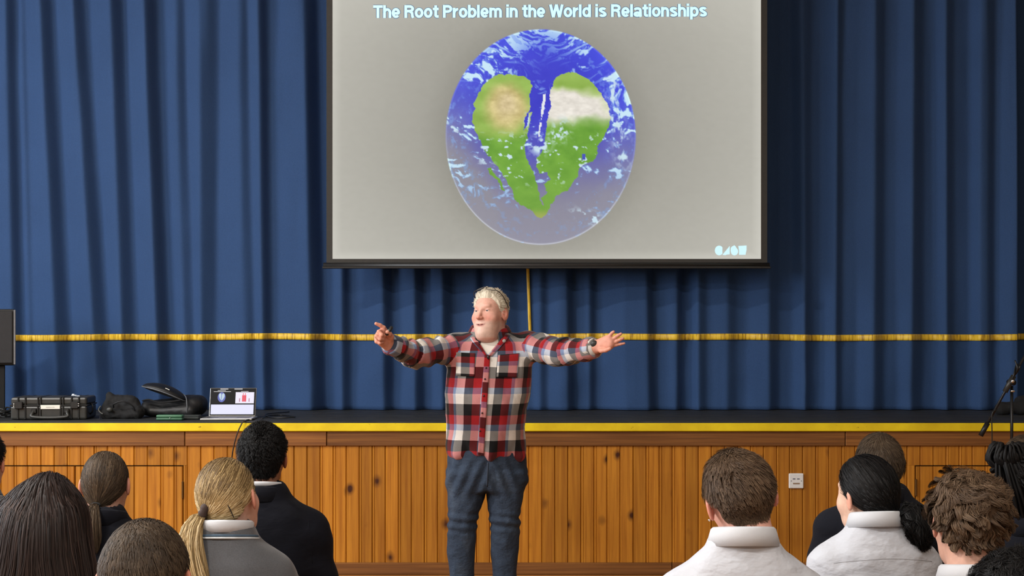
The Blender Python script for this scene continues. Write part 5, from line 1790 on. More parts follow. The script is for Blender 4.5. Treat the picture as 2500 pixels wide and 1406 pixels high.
# facing strips folded back along the open neck
for side_, pts_ in (('l', [(1157, 822), (1165, 836), (1177, 851), (1188, 866)]), ('r', [(1236, 816), (1226, 830), (1212, 848), (1195, 868)])):
    c_ = spline([(a_, b_, 0) for a_, b_ in pts_], 18)
    Vv_, U_ = [], []
    for k in range(18):
        for q_ in range(4):
            dx = (q_ / 3 - .35) * (15 - 5 * k / 17) * (-1 if side_ == 'l' else 1)
            p_ = on_front(c_[k][0] + dx, c_[k][1] + .25 * abs(dx), .010 - .002 * q_)
            Vv_.append(p_); U_.append((.64 + q_ * .10, k * .035 + (.1 if side_ == 'l' else .5), 0))
    Vv_ = np.array(Vv_); n_ = len(Vv_)
    # keep the strip continuous over the opening
    Y_ = Vv_[:, 1].reshape(18, 4); Y_ = np.minimum(Y_, np.median(Y_, 1)[:, None] + .012); Vv_[:, 1] = Y_.ravel()
    g_ = np.arange(n_).reshape(18, 4)
    a_ = np.stack([g_[:-1, :-1], g_[1:, :-1], g_[1:, 1:], g_[:-1, 1:]], -1).reshape(-1, 4)
    sd_ = [np.stack([l[:-1], l[1:], l[1:] + n_, l[:-1] + n_], 1) for l in (g_[0], g_[-1][::-1], g_[::-1, 0], g_[:, -1])]
    mesh('neck_facing', np.concatenate([Vv_, Vv_ + [0, .008, 0]]), np.concatenate([a_, a_[:, ::-1] + n_] + sd_), M_PLAID, shirt, True, {'weave': ('FLOAT_VECTOR', 'POINT', np.array(U_ + U_))})
# turned-back cuff ends
for nm, a, b, c in ARMS:
    ax = (c - b) / np.linalg.norm(c - b)
    Vt, Ft = tube([c - ax * .030, c + ax * .012, c + ax * .026, c + ax * .0262, c + ax * .012, c - ax * .02], [.053, .0515, .050, .045, .044, .044], 24, cap=False)
    Ut = np.stack([np.full(len(Vt), .05 if nm == 'R' else .92), np.repeat(np.arange(6), 24) * .0 + np.tile(np.arange(24) / 24 * 1.6, 6), np.zeros(len(Vt))], 1)
    mesh('cuff', Vt, Ft, M_PLAID, shirt, True, {'weave': ('FLOAT_VECTOR', 'POINT', Ut)})
# lapel microphone and small round badge
q = on_front(1192, 872, .012)
o = MB().ell(q, (.006, .006, .011)).tube([q + [0, .004, -.008], q + [.012, .012, -.014]], .002, 6).build('lapel_microphone', M_PLA, shirt, True)
q = on_front(1231, 832, .012)
MB().ell(q, (.0095, .004, .009)).build('collar_button', plain('pale_button', (150, 146, 140), .5), shirt, True)

# white T-shirt under it
def tee_fn(p):
    d = sd_column(p, SHROWS, .03) + .016
    nk = sd_cone(p, S_(1196, 826, .012), S_(1196, 800, .012), .086, .078)
    d = smin(d, nk, .02)
    return smax(d, np.maximum(1.28 - p[..., 2], p[..., 2] - (S_(0, 813)[2] + .00) - .32 * (p[..., 1] - .0)), .006)
V, Q = surf(tee_fn, (-.30, -.22, 1.26), (.30, .2, 1.62), .007)
mesh('white_tee', smooth(V, Q, 1, .4), Q, wool('white_cotton', (226, 220, 208), .85, 900, .05, .04), spk)
zc_ = S_(0, 816)[2]
# ------------------------------------------------ jeans
def leg(px0, px1, py): 
    a, b = S_(px0, py), S_(px1, py); return ((a[0] + b[0]) / 2, (b[0] - a[0]) / 2, a[2])
LEGA = [leg(1092, 1186, 1150), leg(1094, 1182, 1215), leg(1096, 1166, 1262), leg(1094, 1163, 1290), leg(1090, 1160, 1350), leg(1098, 1158, 1400), leg(1100, 1158, 1440)]
LEGB = [leg(1189, 1284, 1150), leg(1190, 1277, 1215), leg(1196, 1268, 1262), leg(1199, 1270, 1290), leg(1198, 1266, 1350), leg(1203, 1262, 1400), leg(1205, 1264, 1440)]
def jeans_fn(p):
    d = None
    hips = [(S_(0, 1205)[2], -.004, 0, .17, .12), (S_(0, 1175)[2], -.003, 0, .200, .135), (S_(0, 1130)[2], -.003, 0, .205, .142), (S_(0, 1085)[2], -.003, -.005, .195, .140), (S_(0, 1060)[2], -.003, -.005, .19, .138)]
    legs = None
    for Lg in (LEGA, LEGB):
        rows = [(z, cx, [0, .0, -.012, -.008, .012, .016, .016][k], hw, hw * [1.25, 1.18, 1.12, 1.08, 1.1, 1.1, 1.1][k]) for k, (cx, hw, z) in enumerate(Lg)]
        rows.append((.045, rows[-1][1], .014, rows[-1][3] * 1.05, rows[-1][4] * 1.05))
        e = sd_column(p, rows, .015)
        legs = e if legs is None else np.minimum(legs, e)
    return smin(legs, smax(sd_column(p, hips, .02), S_(0, 1196)[2] - p[..., 2], .02), .03)
V, Q = surf(jeans_fn, (-.26, -.24, .03), (.26, .24, 1.06), .0075)
V = smooth(V, Q, 2, .4); N = vnormals(V, Q)
kz = S_(0, 1272)[2]
fold = .0055 * np.sin((V[:, 2] - kz) * 120 + 14 * np.abs(V[:, 0]) * np.sign(V[:, 0]) + 2 * fbm(V * 9, 2, 3)) * np.exp(-((V[:, 2] - kz) / .055) ** 2)
fold += .004 * np.sin((V[:, 2]) * 95 + 25 * V[:, 0] + 3 * fbm(V * 7, 2, 6)) * sstep(.30, .12, V[:, 2])
fold += .009 * fbm(np.stack([V[:, 0] * 14, V[:, 1] * 14, V[:, 2] * 6], 1), 3, 4)
fold += .007 * np.sin((V[:, 0] * np.sign(V[:, 0]) * 1.3 + V[:, 2] * .55) * 75) * np.exp(-((V[:, 2] - .80) / .09) ** 2) * (V[:, 1] < 0)
V = V + N * fold[:, None]
w = NT('denim'); w.set(Roughness=.85, Specular_IOR_Level=.2)
cl_ = w.noise(w.coords('Object', (1, 1, .6)), 7.0, 4.0)
tw = w.noise(w.coords('Object', (500, 500, 220)), 1.0, 2.0)
c_ = w.ramp(cl_, [(.30, lin((30, 40, 54))), (.55, lin((44, 57, 74))), (.78, lin((74, 86, 100)))])
w.l(w.mix(.35, c_, w.ramp(tw, [(.3, lin((30, 40, 56))), (.7, lin((78, 88, 104)))])), w.b.inputs['Base Color'])
cz_ = w.noise(w.coords('Object', (1, 1, 1.3)), 13.0, 4.0, .55)
ad_ = w.n('ShaderNodeMath', operation='MULTIPLY_ADD', x1=1.0); w.l(cz_, ad_.inputs[0])
mu_ = w.n('ShaderNodeMath', operation='MULTIPLY', x1=.03); w.l(tw, mu_.inputs[0]); w.l(mu_.outputs[0], ad_.inputs[2])
w.bump(ad_.outputs[0], .6, .025)
jeans = mesh('jeans', V, Q, w.m, spk); jeans['label'] = 'dark washed blue jeans'
# fly seam and belt line under the shirt hem
V_, F_ = tube(spline([(.005, -.158, S_(0, 1122)[2]), (.003, -.155, S_(0, 1150)[2]), (.0, -.135, S_(0, 1180)[2])], 14), .0045, 6)
mesh('fly_seam', V_, F_, plain('denim_seam', (40, 50, 66), .8), jeans)
# shoes
for sx_ in (-1, 1):
    cx = (LEGA if sx_ < 0 else LEGB)[-1][0]
    R = np.array(Matrix.Rotation(math.radians(10 * sx_), 3, 'Z'))
    pr = [('ell', (0, .03, .055), (.045, .055, .05)), ('ell', (0, -.08, .042), (.048, .09, .040)), ('ell', (0, -.15, .034), (.042, .05, .032))]
    V_, Q_ = surf(lambda p: smax(blend(p, pr, .03), .014 - p[..., 2], .004), (-.08, -.24, 0), (.08, .12, .13), .007)
    sh = mesh('shoe', V_ @ R.T + [cx, .01, 0], Q_, plain('dark_shoe', (36, 32, 30), .5), spk)
    pr2 = [('ell', (0, .03, .012), (.047, .06, .03)), ('ell', (0, -.09, .012), (.051, .11, .03))]
    V_, Q_ = surf(lambda p: smax(smax(blend(p, pr2, .03), p[..., 2] - .016, .002), .001 - p[..., 2], .002), (-.08, -.24, -.004), (.08, .12, .03), .006)
    mesh('sole', V_ @ R.T + [cx, .01, 0], Q_, plain('rubber_sole', (60, 56, 52), .7), sh)

# ------------------------------------------------ body: head, neck, trunk, arms and hands
HC = np.array([S_(1196, 757)[0], -.035, S_(0, 757)[2]])
HR = rotm(HM, math.radians(2), math.radians(2))
hs = 1.02
hV, hQ, hN = head_mesh('speaker', .0024, dict(wide=1.02, fat=.008))
tone = head_tone(hV, (216, 166, 148), (184, 112, 102), (214, 186, 170), (196, 150, 126), .4)
eV, eF, eC = eyeballs((-.05, 1, -.05), 1.02)
def hx(p): return (np.asarray(p) * hs) @ HR.T + HC
Vb = [hx(hV)]; Qb = [list(map(tuple, hQ))]; Cb = [tone]
def addb(V, Fq, C):
    n_ = sum(len(v) for v in Vb)
    Vb.append(V); Qb.append([tuple(int(i) + n_ for i in f) for f in Fq]); Cb.append(C if np.ndim(C) == 2 else np.repeat(lin(C)[None], len(V), 0))
addb(hx(eV), eF, eC)
def under(p):
    d = sd_column(p, SHROWS, .03) + .03
    for nm, a, b, c in ARMS:
        d = smin(d, smin(sd_cone(p, a, b, .050, .044), sd_cone(p, b, c, .044, .030), .03), .04)
    hips = [(S_(0, 1150)[2], 0, 0, .16, .10), (S_(0, 1085)[2], 0, 0, .16, .11), (1.0, 0, 0, .16, .12)]
    d = smin(d, sd_column(p, hips, .02), .03)
    for Lg in (LEGA, LEGB):
        d = smin(d, sd_cone(p, (Lg[0][0], 0, Lg[0][2]), (Lg[2][0], 0, Lg[2][2]), .055, .040), .03)
        d = smin(d, sd_cone(p, (Lg[2][0], 0, Lg[2][2]), (Lg[-1][0], .01, .09), .040, .03), .03)
    return d
V, Q = surf(under, (-.66, -.52, .04), (.62, .2, 1.60), .014)
addb(V, Q, (222, 164, 146))
SKH = (214, 150, 128)
# right hand (viewer's left): loose fist, index finger pointing out
W0 = S_(954, 843, -.405)
kn = [S_(939, 807, -.45), S_(930, 810, -.468), S_(923, 819, -.476), S_(921, 830, -.474)]
fing = [[S_(937, 800, -.462), S_(928, 794, -.470), S_(918, 790, -.478)],
        [S_(925, 810, -.508), S_(932, 818, -.516), S_(938, 820, -.502)],
        [S_(919, 821, -.512), S_(928, 828, -.518), S_(935, 828, -.504)],
        [S_(919, 834, -.506), S_(927, 838, -.510), S_(934, 836, -.497)]]
thb = [S_(953, 834, -.43), S_(955, 822, -.455), S_(951, 815, -.478), S_(946, 811, -.492)]
pr = hand_prims(W0, kn, fing, thb, .0105, .0165)
pr.append(('cone', WRL - (WRL - ELL_) * .2, W0, .034, .027, .02))
V, Q = hand_mesh(pr, .0028); addb(smooth(V, Q, 1, .3), Q, SKH)
# left hand (viewer's right): open, fingers spread
W1 = S_(1452, 848, -.43)
kn = [S_(1484, 825, -.47), S_(1491, 831, -.48), S_(1493, 839, -.482), S_(1488, 847, -.478)]
fing = [[S_(1490, 818, -.478), S_(1494, 813, -.484), S_(1498, 810, -.488)],
        [S_(1502, 824, -.488), S_(1509, 819, -.492), S_(1516, 815, -.494)],
        [S_(1506, 833, -.490), S_(1514, 829, -.494), S_(1521, 826, -.496)],
        [S_(1505, 842, -.484), S_(1515, 840, -.488), S_(1524, 838, -.490)]]
thb = [S_(1458, 851, -.445), S_(1468, 856, -.475), S_(1479, 855, -.50), S_(1489, 851, -.515)]
pr = hand_prims(W1, kn, fing, thb, .0088, .0165)
pr.append(('cone', WRR - (WRR - ELR) * .2, W1, .034, .028, .02))
V, Q = hand_mesh(pr, .0028); addb(smooth(V, Q, 1, .3), Q, SKH)
Vb_ = np.concatenate(Vb); Fb_ = sum(Qb, [])
Cb_ = np.concatenate(Cb); Cb_ = np.concatenate([Cb_, np.ones((len(Cb_), 1))], 1)
body = mesh('body', Vb_, Fb_, M_SKIN, spk, True, {'tone': ('FLOAT_COLOR', 'POINT', Cb_)})
# hair
ho = dict(n=13000, wide=1.02, top=.040, side=.020, vtop=.017, vside=.008, crown=(0, .16, .0), swirl=.10, grav=.15, wind=(.15, 0, .1), lift=.30, mess=.38, mfreq=34, clumps=420, clump=.42, w=.0018, shell_tone=.5, front=.058, nape=-.08, lump=.35, lfreq=38, tip=.6, offlo=.45, fringe=True)
hvv = hair_short(hV, hQ, hN, ho, 31)
M_HW = hair_mat('white_hair', (172, 160, 138), (214, 204, 184), (238, 232, 216), .6, .2)
hr = mesh('hair', hx(hvv[0]), hvv[1], M_HW, spk, True, {'strand': ('FLOAT_VECTOR', 'POINT', hvv[2])}); hr['label'] = 'short tousled white hair'
# glasses pushed up on the head
M_GLF = plain('dark_frame', (34, 34, 38), .3)
gl = bpy.data.objects.new('eyeglasses', None); COL.objects.link(gl); gl.parent = spk
for s in (-1, 1):
    aa_ = np.linspace(0, 2 * math.pi, 26)
    ring = np.stack([s * .034 + .026 * np.cos(aa_), .044 + .019 * np.sin(aa_) * .75, .110 + .019 * np.sin(aa_) * -.35 - (s * .034 + .026 * np.cos(aa_)) ** 2 * 4], 1)
    V_, F_ = tube(hx(ring), .0018, 6, cap=False); rm = mesh('lens_rim', V_, F_, M_GLF, gl)
    w_ = NT('clear_lens') if 'clear_lens' not in bpy.data.materials else None
    if w_: w_.set(Transmission_Weight=1.0, Roughness=.02, IOR=1.45, Base_Color=(.9, .93, .95, 1), Alpha=.35); M_LENS = w_.m
    cV = hx(ring[:-1]); mesh('lens', np.vstack([cV, cV.mean(0)]), [(i, (i + 1) % 25, 25) for i in range(25)], M_LENS, rm)
    tm = [(s * .060, .044, .098), (s * .076, .030, .086), (s * .0845, .006, .064), (s * .090, -.018, .030), (s * .0925, -.030, .010)]
    V_, F_ = tube(hx(spline(tm, 20)), .0021, 6); mesh('temple_arm', V_, F_, M_GLF, gl)
V_, F_ = tube(hx(spline([(-.010, .048, .112), (0, .050, .115), (.010, .048, .112)], 8)), .0018, 6); mesh('bridge', V_, F_, M_GLF, gl)
# watch on the left wrist
ax = (W1 - ELR) / np.linalg.norm(W1 - ELR)
wc = W1 - ax * .006
wt = bpy.data.objects.new('wristwatch', None); COL.objects.link(wt); wt.parent = spk
V_, F_ = tube([wc - ax * .012, wc - ax * .0118, wc + ax * .0118, wc + ax * .012], [.030, .0325, .0325, .030], 24, cap=False); mesh('strap', V_, F_, plain('watch_black', (24, 26, 24), .5), wt)
MB().ell(wc + np.array([0, -.028, .018]), (.018, .010, .018)).build('watch_case', M_PLB, wt, True)
# slide clicker in the right hand: held, so a thing of its own
cp = [S_(943, 818, -.49), S_(957, 797, -.475)]
ck = empty('presenter_remote', tuple(cp[0] + np.array([XM, YM, 0])), 'small black slide remote held in the pointing hand', 'remote')
MB().tube([np.zeros(3), (cp[1] - cp[0]) * .1, (cp[1] - cp[0]) * .9, cp[1] - cp[0]], [.008, .012, .012, .007], 12, flat=.7).build('remote_body', M_PLA, ck, True)
MB().ell((cp[1] - cp[0]) * .55 + np.array([-.003, -.011, 0]), (.005, .003, .005)).build('remote_button', plain('remote_grey', (90, 110, 106), .4), ck, True)
# ------------------------------------------------------------------ the seated audience
TR = [(.44, 0, -.02, .150, .125), (.55, 0, -.015, .142, .112), (.68, 0, -.03, .142, .108), (.79, 0, -.038, .152, .112), (.850, 0, -.044, .152, .106), (.898, 0, -.049, .132, .094), (.930, 0, -.051, .104, .079), (.957, 0, -.052, .074, .066), (.990, 0, -.052, .060, .060)]
def sleeve(p, sh, r0, r1, r2):
    q = p.copy(); q[..., 0] = np.abs(q[..., 0])
    e = sd_cone(q, (sh, -.040, .846), (.176, .010, .61), r0, r1)
    return smin(e, sd_cone(q, (.176, .010, .61), (.125, .235, .585), r1, r2), .03)
def top_fn(kind):
    infl = dict(shirt=.008, sweater=.014, blazer=.017)[kind]
    sh = dict(shirt=.128, sweater=.126, blazer=.142)[kind]
    def f(p):
        d = smin(sd_column(p, TR, .03), sleeve(p, sh, .052, .047, .036), .045 if kind != 'blazer' else .030)
        return d - infl
    return f
TOPS_ = {}
def top_mesh(kind):
    if kind not in TOPS_:
        V, Q = surf(top_fn(kind), (-.32, -.24, .425), (.32, .33, 1.03), .0085)
        V = smooth(V, Q, 2, .4)
        fc = V[Q].mean(1)
        hole = ((fc[:, 0] / .058) ** 2 + ((fc[:, 1] + .052) / .058) ** 2 < 1) & (fc[:, 2] > .96)
        wr = (np.linalg.norm(np.abs(fc) * [1, 0, 0] + fc * [0, 1, 1] - [.125, .235, .585], axis=1) < .06) & (fc[:, 1] > .262)
        TOPS_[kind] = (V, Q, ~(hole | wr))
    return TOPS_[kind]
def legs_fn(p):
    q = p.copy(); q[..., 0] = np.abs(q[..., 0])
    d = sd_cone(q, (.085, -.02, .525), (.100, .40, .505), .080, .062)
    d = smin(d, sd_cone(q, (.100, .40, .505), (.095, .42, .09), .060, .046), .03)
    return smin(d, sd_ell(q, (0, -.02, .53), (.16, .125, .088)), .03)
LEGS = surf(legs_fn, (-.22, -.20, .055), (.22, .50, .66), .011)
LEGS = (smooth(*LEGS, 2, .4), LEGS[1])
SHOE = surf(lambda p: smax(blend(p, [('ell', (0, -.02, .055), (.042, .055, .045)), ('ell', (0, .07, .040), (.044, .10, .038))], .03), .004 - p[..., 2], .003), (-.07, -.1, 0), (.07, .2, .12), .009)
def core_fn(p):
    q = p.copy(); q[..., 0] = np.abs(q[..., 0])
    d = smin(sd_column(p, TR, .03) + .014, smin(sd_cone(q, (.12, -.04, .835), (.176, .010, .61), .036, .032), sd_cone(q, (.176, .010, .61), (.125, .235, .585), .032, .024), .03), .04)
    d = smin(d, sd_cone(q, (.085, -.02, .525), (.100, .40, .505), .06, .045), .03)
    return smin(d, sd_cone(q, (.100, .40, .505), (.095, .42, .09), .043, .03), .03)
CORE = surf(core_fn, (-.26, -.2, .06), (.26, .5, 1.0), .016)
HNDS = []
for s in (-1, 1):
    pr = flat_hand((s * .122, .25, .600), (-s * .25, 1, -.05), (-s, 0, 0), .90, .18)
    HNDS.append(hand_mesh(pr, .006))
M_TROU = wool('dark_trousers', (30, 31, 36), .85)
M_SHOE = plain('black_school_shoe', (20, 20, 21), .35)
TOPM = dict(shirt=wool('white_shirt', (188, 191, 198), .8, 900, .04, .05, .1, 1.0), sweater=wool('grey_knit', (84, 86, 90), .95, 420, .35, .12, .25), blazer=wool('navy_blazer', (13, 15, 24), .9, 700, .3, .15, .02, .5))
M_WCOL = wool('white_collar', (196, 199, 204), .75, 900, .04, .03, .1)

# plastic chair
def chair_shapes():
    sh = {}
    V, Fa = [], []
    nu, nv = 14, 8
    def sheet_(fn, th):
        g, V_ = {}, []
        for side_ in (0, 1):
            for j in range(nv + 1):
                for i in range(nu + 1):
                    p, n_ = fn(i / nu, j / nv)
                    g[side_, i, j] = len(V_); V_.append(np.array(p) + np.array(n_) * (th if side_ else 0))
        F_ = []
        for j in range(nv):
            for i in range(nu):
                F_.append((g[0, i, j], g[0, i, j + 1], g[0, i + 1, j + 1], g[0, i + 1, j]))
                F_.append((g[1, i, j], g[1, i + 1, j], g[1, i + 1, j + 1], g[1, i, j + 1]))
        for i in range(nu):
            F_.append((g[0, i, 0], g[0, i + 1, 0], g[1, i + 1, 0], g[1, i, 0])); F_.append((g[0, i, nv], g[1, i, nv], g[1, i + 1, nv], g[0, i + 1, nv]))
        for j in range(nv):
            F_.append((g[0, 0, j], g[1, 0, j], g[1, 0, j + 1], g[0, 0, j + 1])); F_.append((g[0, nu, j], g[0, nu, j + 1], g[1, nu, j + 1], g[1, nu, j]))
        return np.array(V_), F_
    def back(u, v):
        hw = .205 * (1 - .20 * v) * (1 if v < .8 else math.sqrt(max(0, 1 - ((v - .8) / .2) ** 2 * .22)))
        x = (u * 2 - 1) * hw
        zt = .335 - (.055 * max(0, (abs(u * 2 - 1) - .7) / .3) ** 2) * sstep(.5, 1, v)
        return (x, -.192 - .05 * v + .05 * (x / .18) ** 2, .47 + zt * v), (0, -1, 0)
    def seat(u, v):
        x = (u * 2 - 1) * .19
        return (x, -.185 + .40 * v, .426 + .012 * (x / .19) ** 2 - .018 * sstep(.8, 1, v)), (0, 0, -1)
    return sheet_(back, .008), sheet_(seat, .009)
CH_BACK, CH_SEAT = chair_shapes()
M_CHAIR = plain('brown_plastic', (82, 72, 60), .45, var=.06)
M_TUBE = plain('grey_tube', (92, 92, 94), .35, .7)
CHM = {}
def chair(x, y, rz, label):
    r = empty('plastic_chair', (x, y, 0), label, 'chair', 'audience chairs', rz=rz)
    def part(nm, V, Fa, m):
        if nm not in CHM:
            o = mesh(nm, V, Fa, m, r); CHM[nm] = o.data
        else:
            o = bpy.data.objects.new(nm, CHM[nm]); COL.objects.link(o); o.parent = r
        return o
    part('backrest', *CH_BACK, M_CHAIR); part('seat', *CH_SEAT, M_CHAIR)
    for k, (sx_, y0, y1) in enumerate(((-1, .17, .20), (1, .17, .20), (-1, -.16, -.22), (1, -.16, -.22))):
        key = 'leg%d' % k
        V, Fa = tube([(sx_ * .16, y0, .413), (sx_ * .19, y1, .004)], .011, 8)
        if key not in CHM:
            o = mesh('leg', V, Fa, M_TUBE, r); CHM[key] = o.data
        else:
            o = bpy.data.objects.new('leg', CHM[key]); COL.objects.link(o); o.parent = r
    if 'frame' not in CHM:
        mb = MB()
        for sx_ in (-1, 1):
            mb.tube([(sx_ * .15, .18, .407), (sx_ * .15, -.17, .407), (sx_ * .13, -.225, .46), (sx_ * .13, -.235, .60)], .0095, 8)
        mb.tube([(-.16, .17, .404), (.16, .17, .404)], .0095, 8)
        o = mb.build('seat_frame', M_TUBE, r, True); CHM['frame'] = o.data
    else:
        o = bpy.data.objects.new('seat_frame', CHM['frame']); COL.objects.link(o); o.parent = r
    return r

def smooth_line(p, it=4):
    p = np.array(p)
    for _ in range(it):
        p[1:-1] = (p[:-2] + 2 * p[1:-1] + p[2:]) / 4
    return p
CHAIRS = {11: 'grey jumper at the left edge', 12: 'the low brown ponytail', 14: 'straight brown hair and navy blazer', 15: 'brown hair at the right edge', 16: 'long loose dark hair', 17: 'the blonde ponytail', 18: 'the messy black bun', 19: 'the thin black braids', 20: 'the ear stud and white shirt', 21: 'thick curly brown hair', 22: 'cropped brown hair nearest the viewer', 23: 'curly black hair in the corner'}
def student(px, top, s, kind, hair, hmat, skin, label, yaw=0, hyaw=0, hpitch=0, hroll=0, hairtop=.012, wide=1.0, bw=1.0, white_collar=True, seed=1, chairlabel=None, dxh=0.0, hs=.94, nz=.112):
    """px, top: pixel column of the head's middle and row of its top; s: pixels per metre there"""
    Y = F / s
    x = (px - 1250) / s
    ztop = CAMZ - (top - HY) / s
    hz = ztop - (.096 + hairtop) * hs
    root = empty('person', (x, Y, 0), label, 'person', 'seated audience', rz=math.radians(yaw))
    kz = (hz - nz - .44) / (.972 - .44)
    def lift(V):
        V = V.copy()
        V[:, 2] = np.where(V[:, 2] > .44, .44 + (V[:, 2] - .44) * kz, V[:, 2]); V[:, 0] *= bw
        return V
    # --- head with its turn eased out down the neck
    hV, hQ, hN = head_mesh('student%.2f' % wide, .0042, dict(wide=wide))
    R = rotm(math.radians(hyaw - yaw * 0), math.radians(hpitch), math.radians(hroll))
    piv = np.array([0, -.03, -.11])
    HCN = np.array([dxh, .0, hz])
    def turn(p, full=False):
        p = np.asarray(p, float) * hs
        q = (p - piv) @ R.T + piv
        if full: return q + HCN
        w_ = sstep(-.215, -.095, p[:, 2])[:, None]
        return q * w_ + p * (1 - w_) + HCN * [1, 1, 1] - np.array([dxh, 0, 0]) * (1 - w_)
    tone = head_tone(hV, skin)
    eV, eF, eC = eyeballs((0, 1, 0), wide)
    Vb, Fb, Cb, n_ = [], [], [], 0
    for V_, F_, C_ in ((turn(hV), hQ, tone), (turn(eV, True), eF, eC), (lift(CORE[0]), CORE[1], skin), (HNDS[0][0], HNDS[0][1], skin), (HNDS[1][0], HNDS[1][1], skin)):
        Vb.append(V_); Fb += [tuple(int(i) + n_ for i in f_) for f_ in F_]; n_ += len(V_)
        Cb.append(C_ if np.ndim(C_) == 2 else np.repeat(lin(C_)[None], len(V_), 0))
    Cb = np.concatenate(Cb); Cb = np.concatenate([Cb, np.ones((len(Cb), 1))], 1)
    mesh('body', np.concatenate(Vb), Fb, M_SKIN, root, True, {'tone': ('FLOAT_COLOR', 'POINT', Cb)})
    # --- hair
    fn, ho = hair
    ho = dict(ho, wide=wide)
    if fn is hair_long:
        ho['shoulder'] = lambda p: sd_column(np.stack([p[:, 0] / bw, p[:, 1], .44 + (p[:, 2] + hz - .44) / kz], 1), TR, .03) - .012
    A = fn(hV, hQ, hN, ho, seed)
    ob = mesh('hair', turn(A[0], True), A[1], hmat, root, True, {'strand': ('FLOAT_VECTOR', 'POINT', A[2])})
    # --- clothes
    V, Q, keep = top_mesh(kind)
    rs = seed * 3.1
    fr = dict(shirt=(12, .0085), sweater=(9, .0045), blazer=(8, .0045))[kind]
    W = lift(V)
    N = vnormals(W, Q)
    W = W + N * (fr[1] * fbm(np.stack([V[:, 0] * fr[0] + rs, V[:, 1] * fr[0], V[:, 2] * fr[0] * 1.5], 1), 3, seed) + fr[1] * .7 * np.sin(V[:, 2] * 55 + 22 * np.abs(V[:, 0]) + rs) * sstep(.10, .15, np.abs(V[:, 0])) * sstep(.93, .82, V[:, 2]))[:, None]
    Wk, Qk, u = keep_faces(W, Q, keep)
    top_o = mesh({'shirt': 'shirt', 'sweater': 'sweater', 'blazer': 'blazer'}[kind], Wk, Qk, TOPM[kind], root)
    bv = BVHTree.FromPolygons([tuple(map(float, v)) for v in Wk], [tuple(map(int, q)) for q in Qk])
    def on_back(x_, z_, off=.001):
        h_ = bv.ray_cast(Vector((x_, -.5, z_)), Vector((0, 1, 0)))
        return (np.array(h_[0]) if h_[0] is not None else np.array([x_, -.12, z_])) - np.array([0, off, 0])
    zn = .44 + (.966 - .44) * kz
    if white_collar:
        Vc, Fc_ = collar((0, -.052, zn - .006), .066, .066, .040, .042 if kind == 'shirt' else .030 if kind == 'sweater' else .012, .022 if kind == 'shirt' else .009 if kind == 'sweater' else .008, .16, 14)
        mesh('shirt_collar', Vc, Fc_, M_WCOL, top_o)
    if kind == 'blazer':
        Vc, Fc_ = collar((0, -.052, zn - .030), .076, .076, .042, .050, .020, .22, 50)
        mesh('blazer_collar', Vc, Fc_, TOPM['blazer'], top_o)
        for sx_ in (-1, 1):
            zz = [(sx_ * (.150 + .012 * k / 8) * bw, .44 + (.905 - .02 * k - .44) * kz) for k in range(9)]
            V_, F_ = tube([on_back(a_, b_, -.001) for a_, b_ in zz], .0016, 5); mesh('sleeve_seam', V_, F_, TOPM['blazer'], top_o)
    if kind == 'shirt':
        zz = np.linspace(-.14, .14, 30)
        V_, F_ = tube([on_back(a_ * bw, .44 + (.868 + .016 * (1 - (a_ / .14) ** 2) - .44) * kz, -.0002) for a_ in zz], .0010, 5)
        mesh('yoke_seam', V_, F_, plain('seam_shade', (150, 150, 154), .8), top_o)
    if kind == 'sweater':
        for k, (c_, dz) in enumerate((((70, 92, 112), .012), ((196, 202, 206), .005))):
            th_ = np.linspace(math.radians(60), math.radians(300), 50)
            rx_, rr_ = .0865 + .0032 * k, .0790 + .0022 * k
            pts = np.stack([rx_ * np.sin(th_), -.052 + rr_ * np.cos(th_), zn - .004 - .0065 * k - .16 * rr_ * np.cos(th_)], 1)
            V_, F_ = tube(pts, .0030, 6); mesh('neck_stripe', V_, F_, plain('neck_stripe_%d' % k, c_, .85), top_o)
    mesh('trousers', LEGS[0], LEGS[1], M_TROU, root)
    for sx_ in (-1, 1):
        mesh('shoe', SHOE[0] + [sx_ * .095, .42, 0], SHOE[1], M_SHOE, root)
    ry = math.radians(yaw)
    chair(x, Y, ry, chairlabel or 'brown plastic chair under the person with ' + CHAIRS[seed])
    return dict(root=root, turn=turn, hz=hz, top=top_o, on_back=on_back, hair=ob, kz=kz, zn=zn)

HB = dict(
    black=hair_mat('black_hair', (5, 5, 6), (12, 11, 12), (28, 27, 27), .45, .3),
    dark=hair_mat('dark_brown_hair', (20, 14, 13), (42, 31, 28), (74, 58, 52), .4, .35),
    brown=hair_mat('brown_hair', (34, 27, 21), (68, 56, 44), (104, 88, 70), .42, .3),
    light=hair_mat('light_brown_hair', (44, 33, 25), (84, 66, 50), (124, 102, 80), .45, .3),
    blond=hair_mat('blonde_hair', (92, 72, 44), (178, 152, 106), (222, 202, 160), .38, .4))
BOY = dict(n=8000, top=.045, side=.012, vtop=.016, vside=.004, nape=-.082, lift=.22, mess=.22, clumps=600, clump=.35, w=.0019)
SK1, SK2, SK3 = (214, 168, 148), (206, 150, 124), (150, 104, 80)

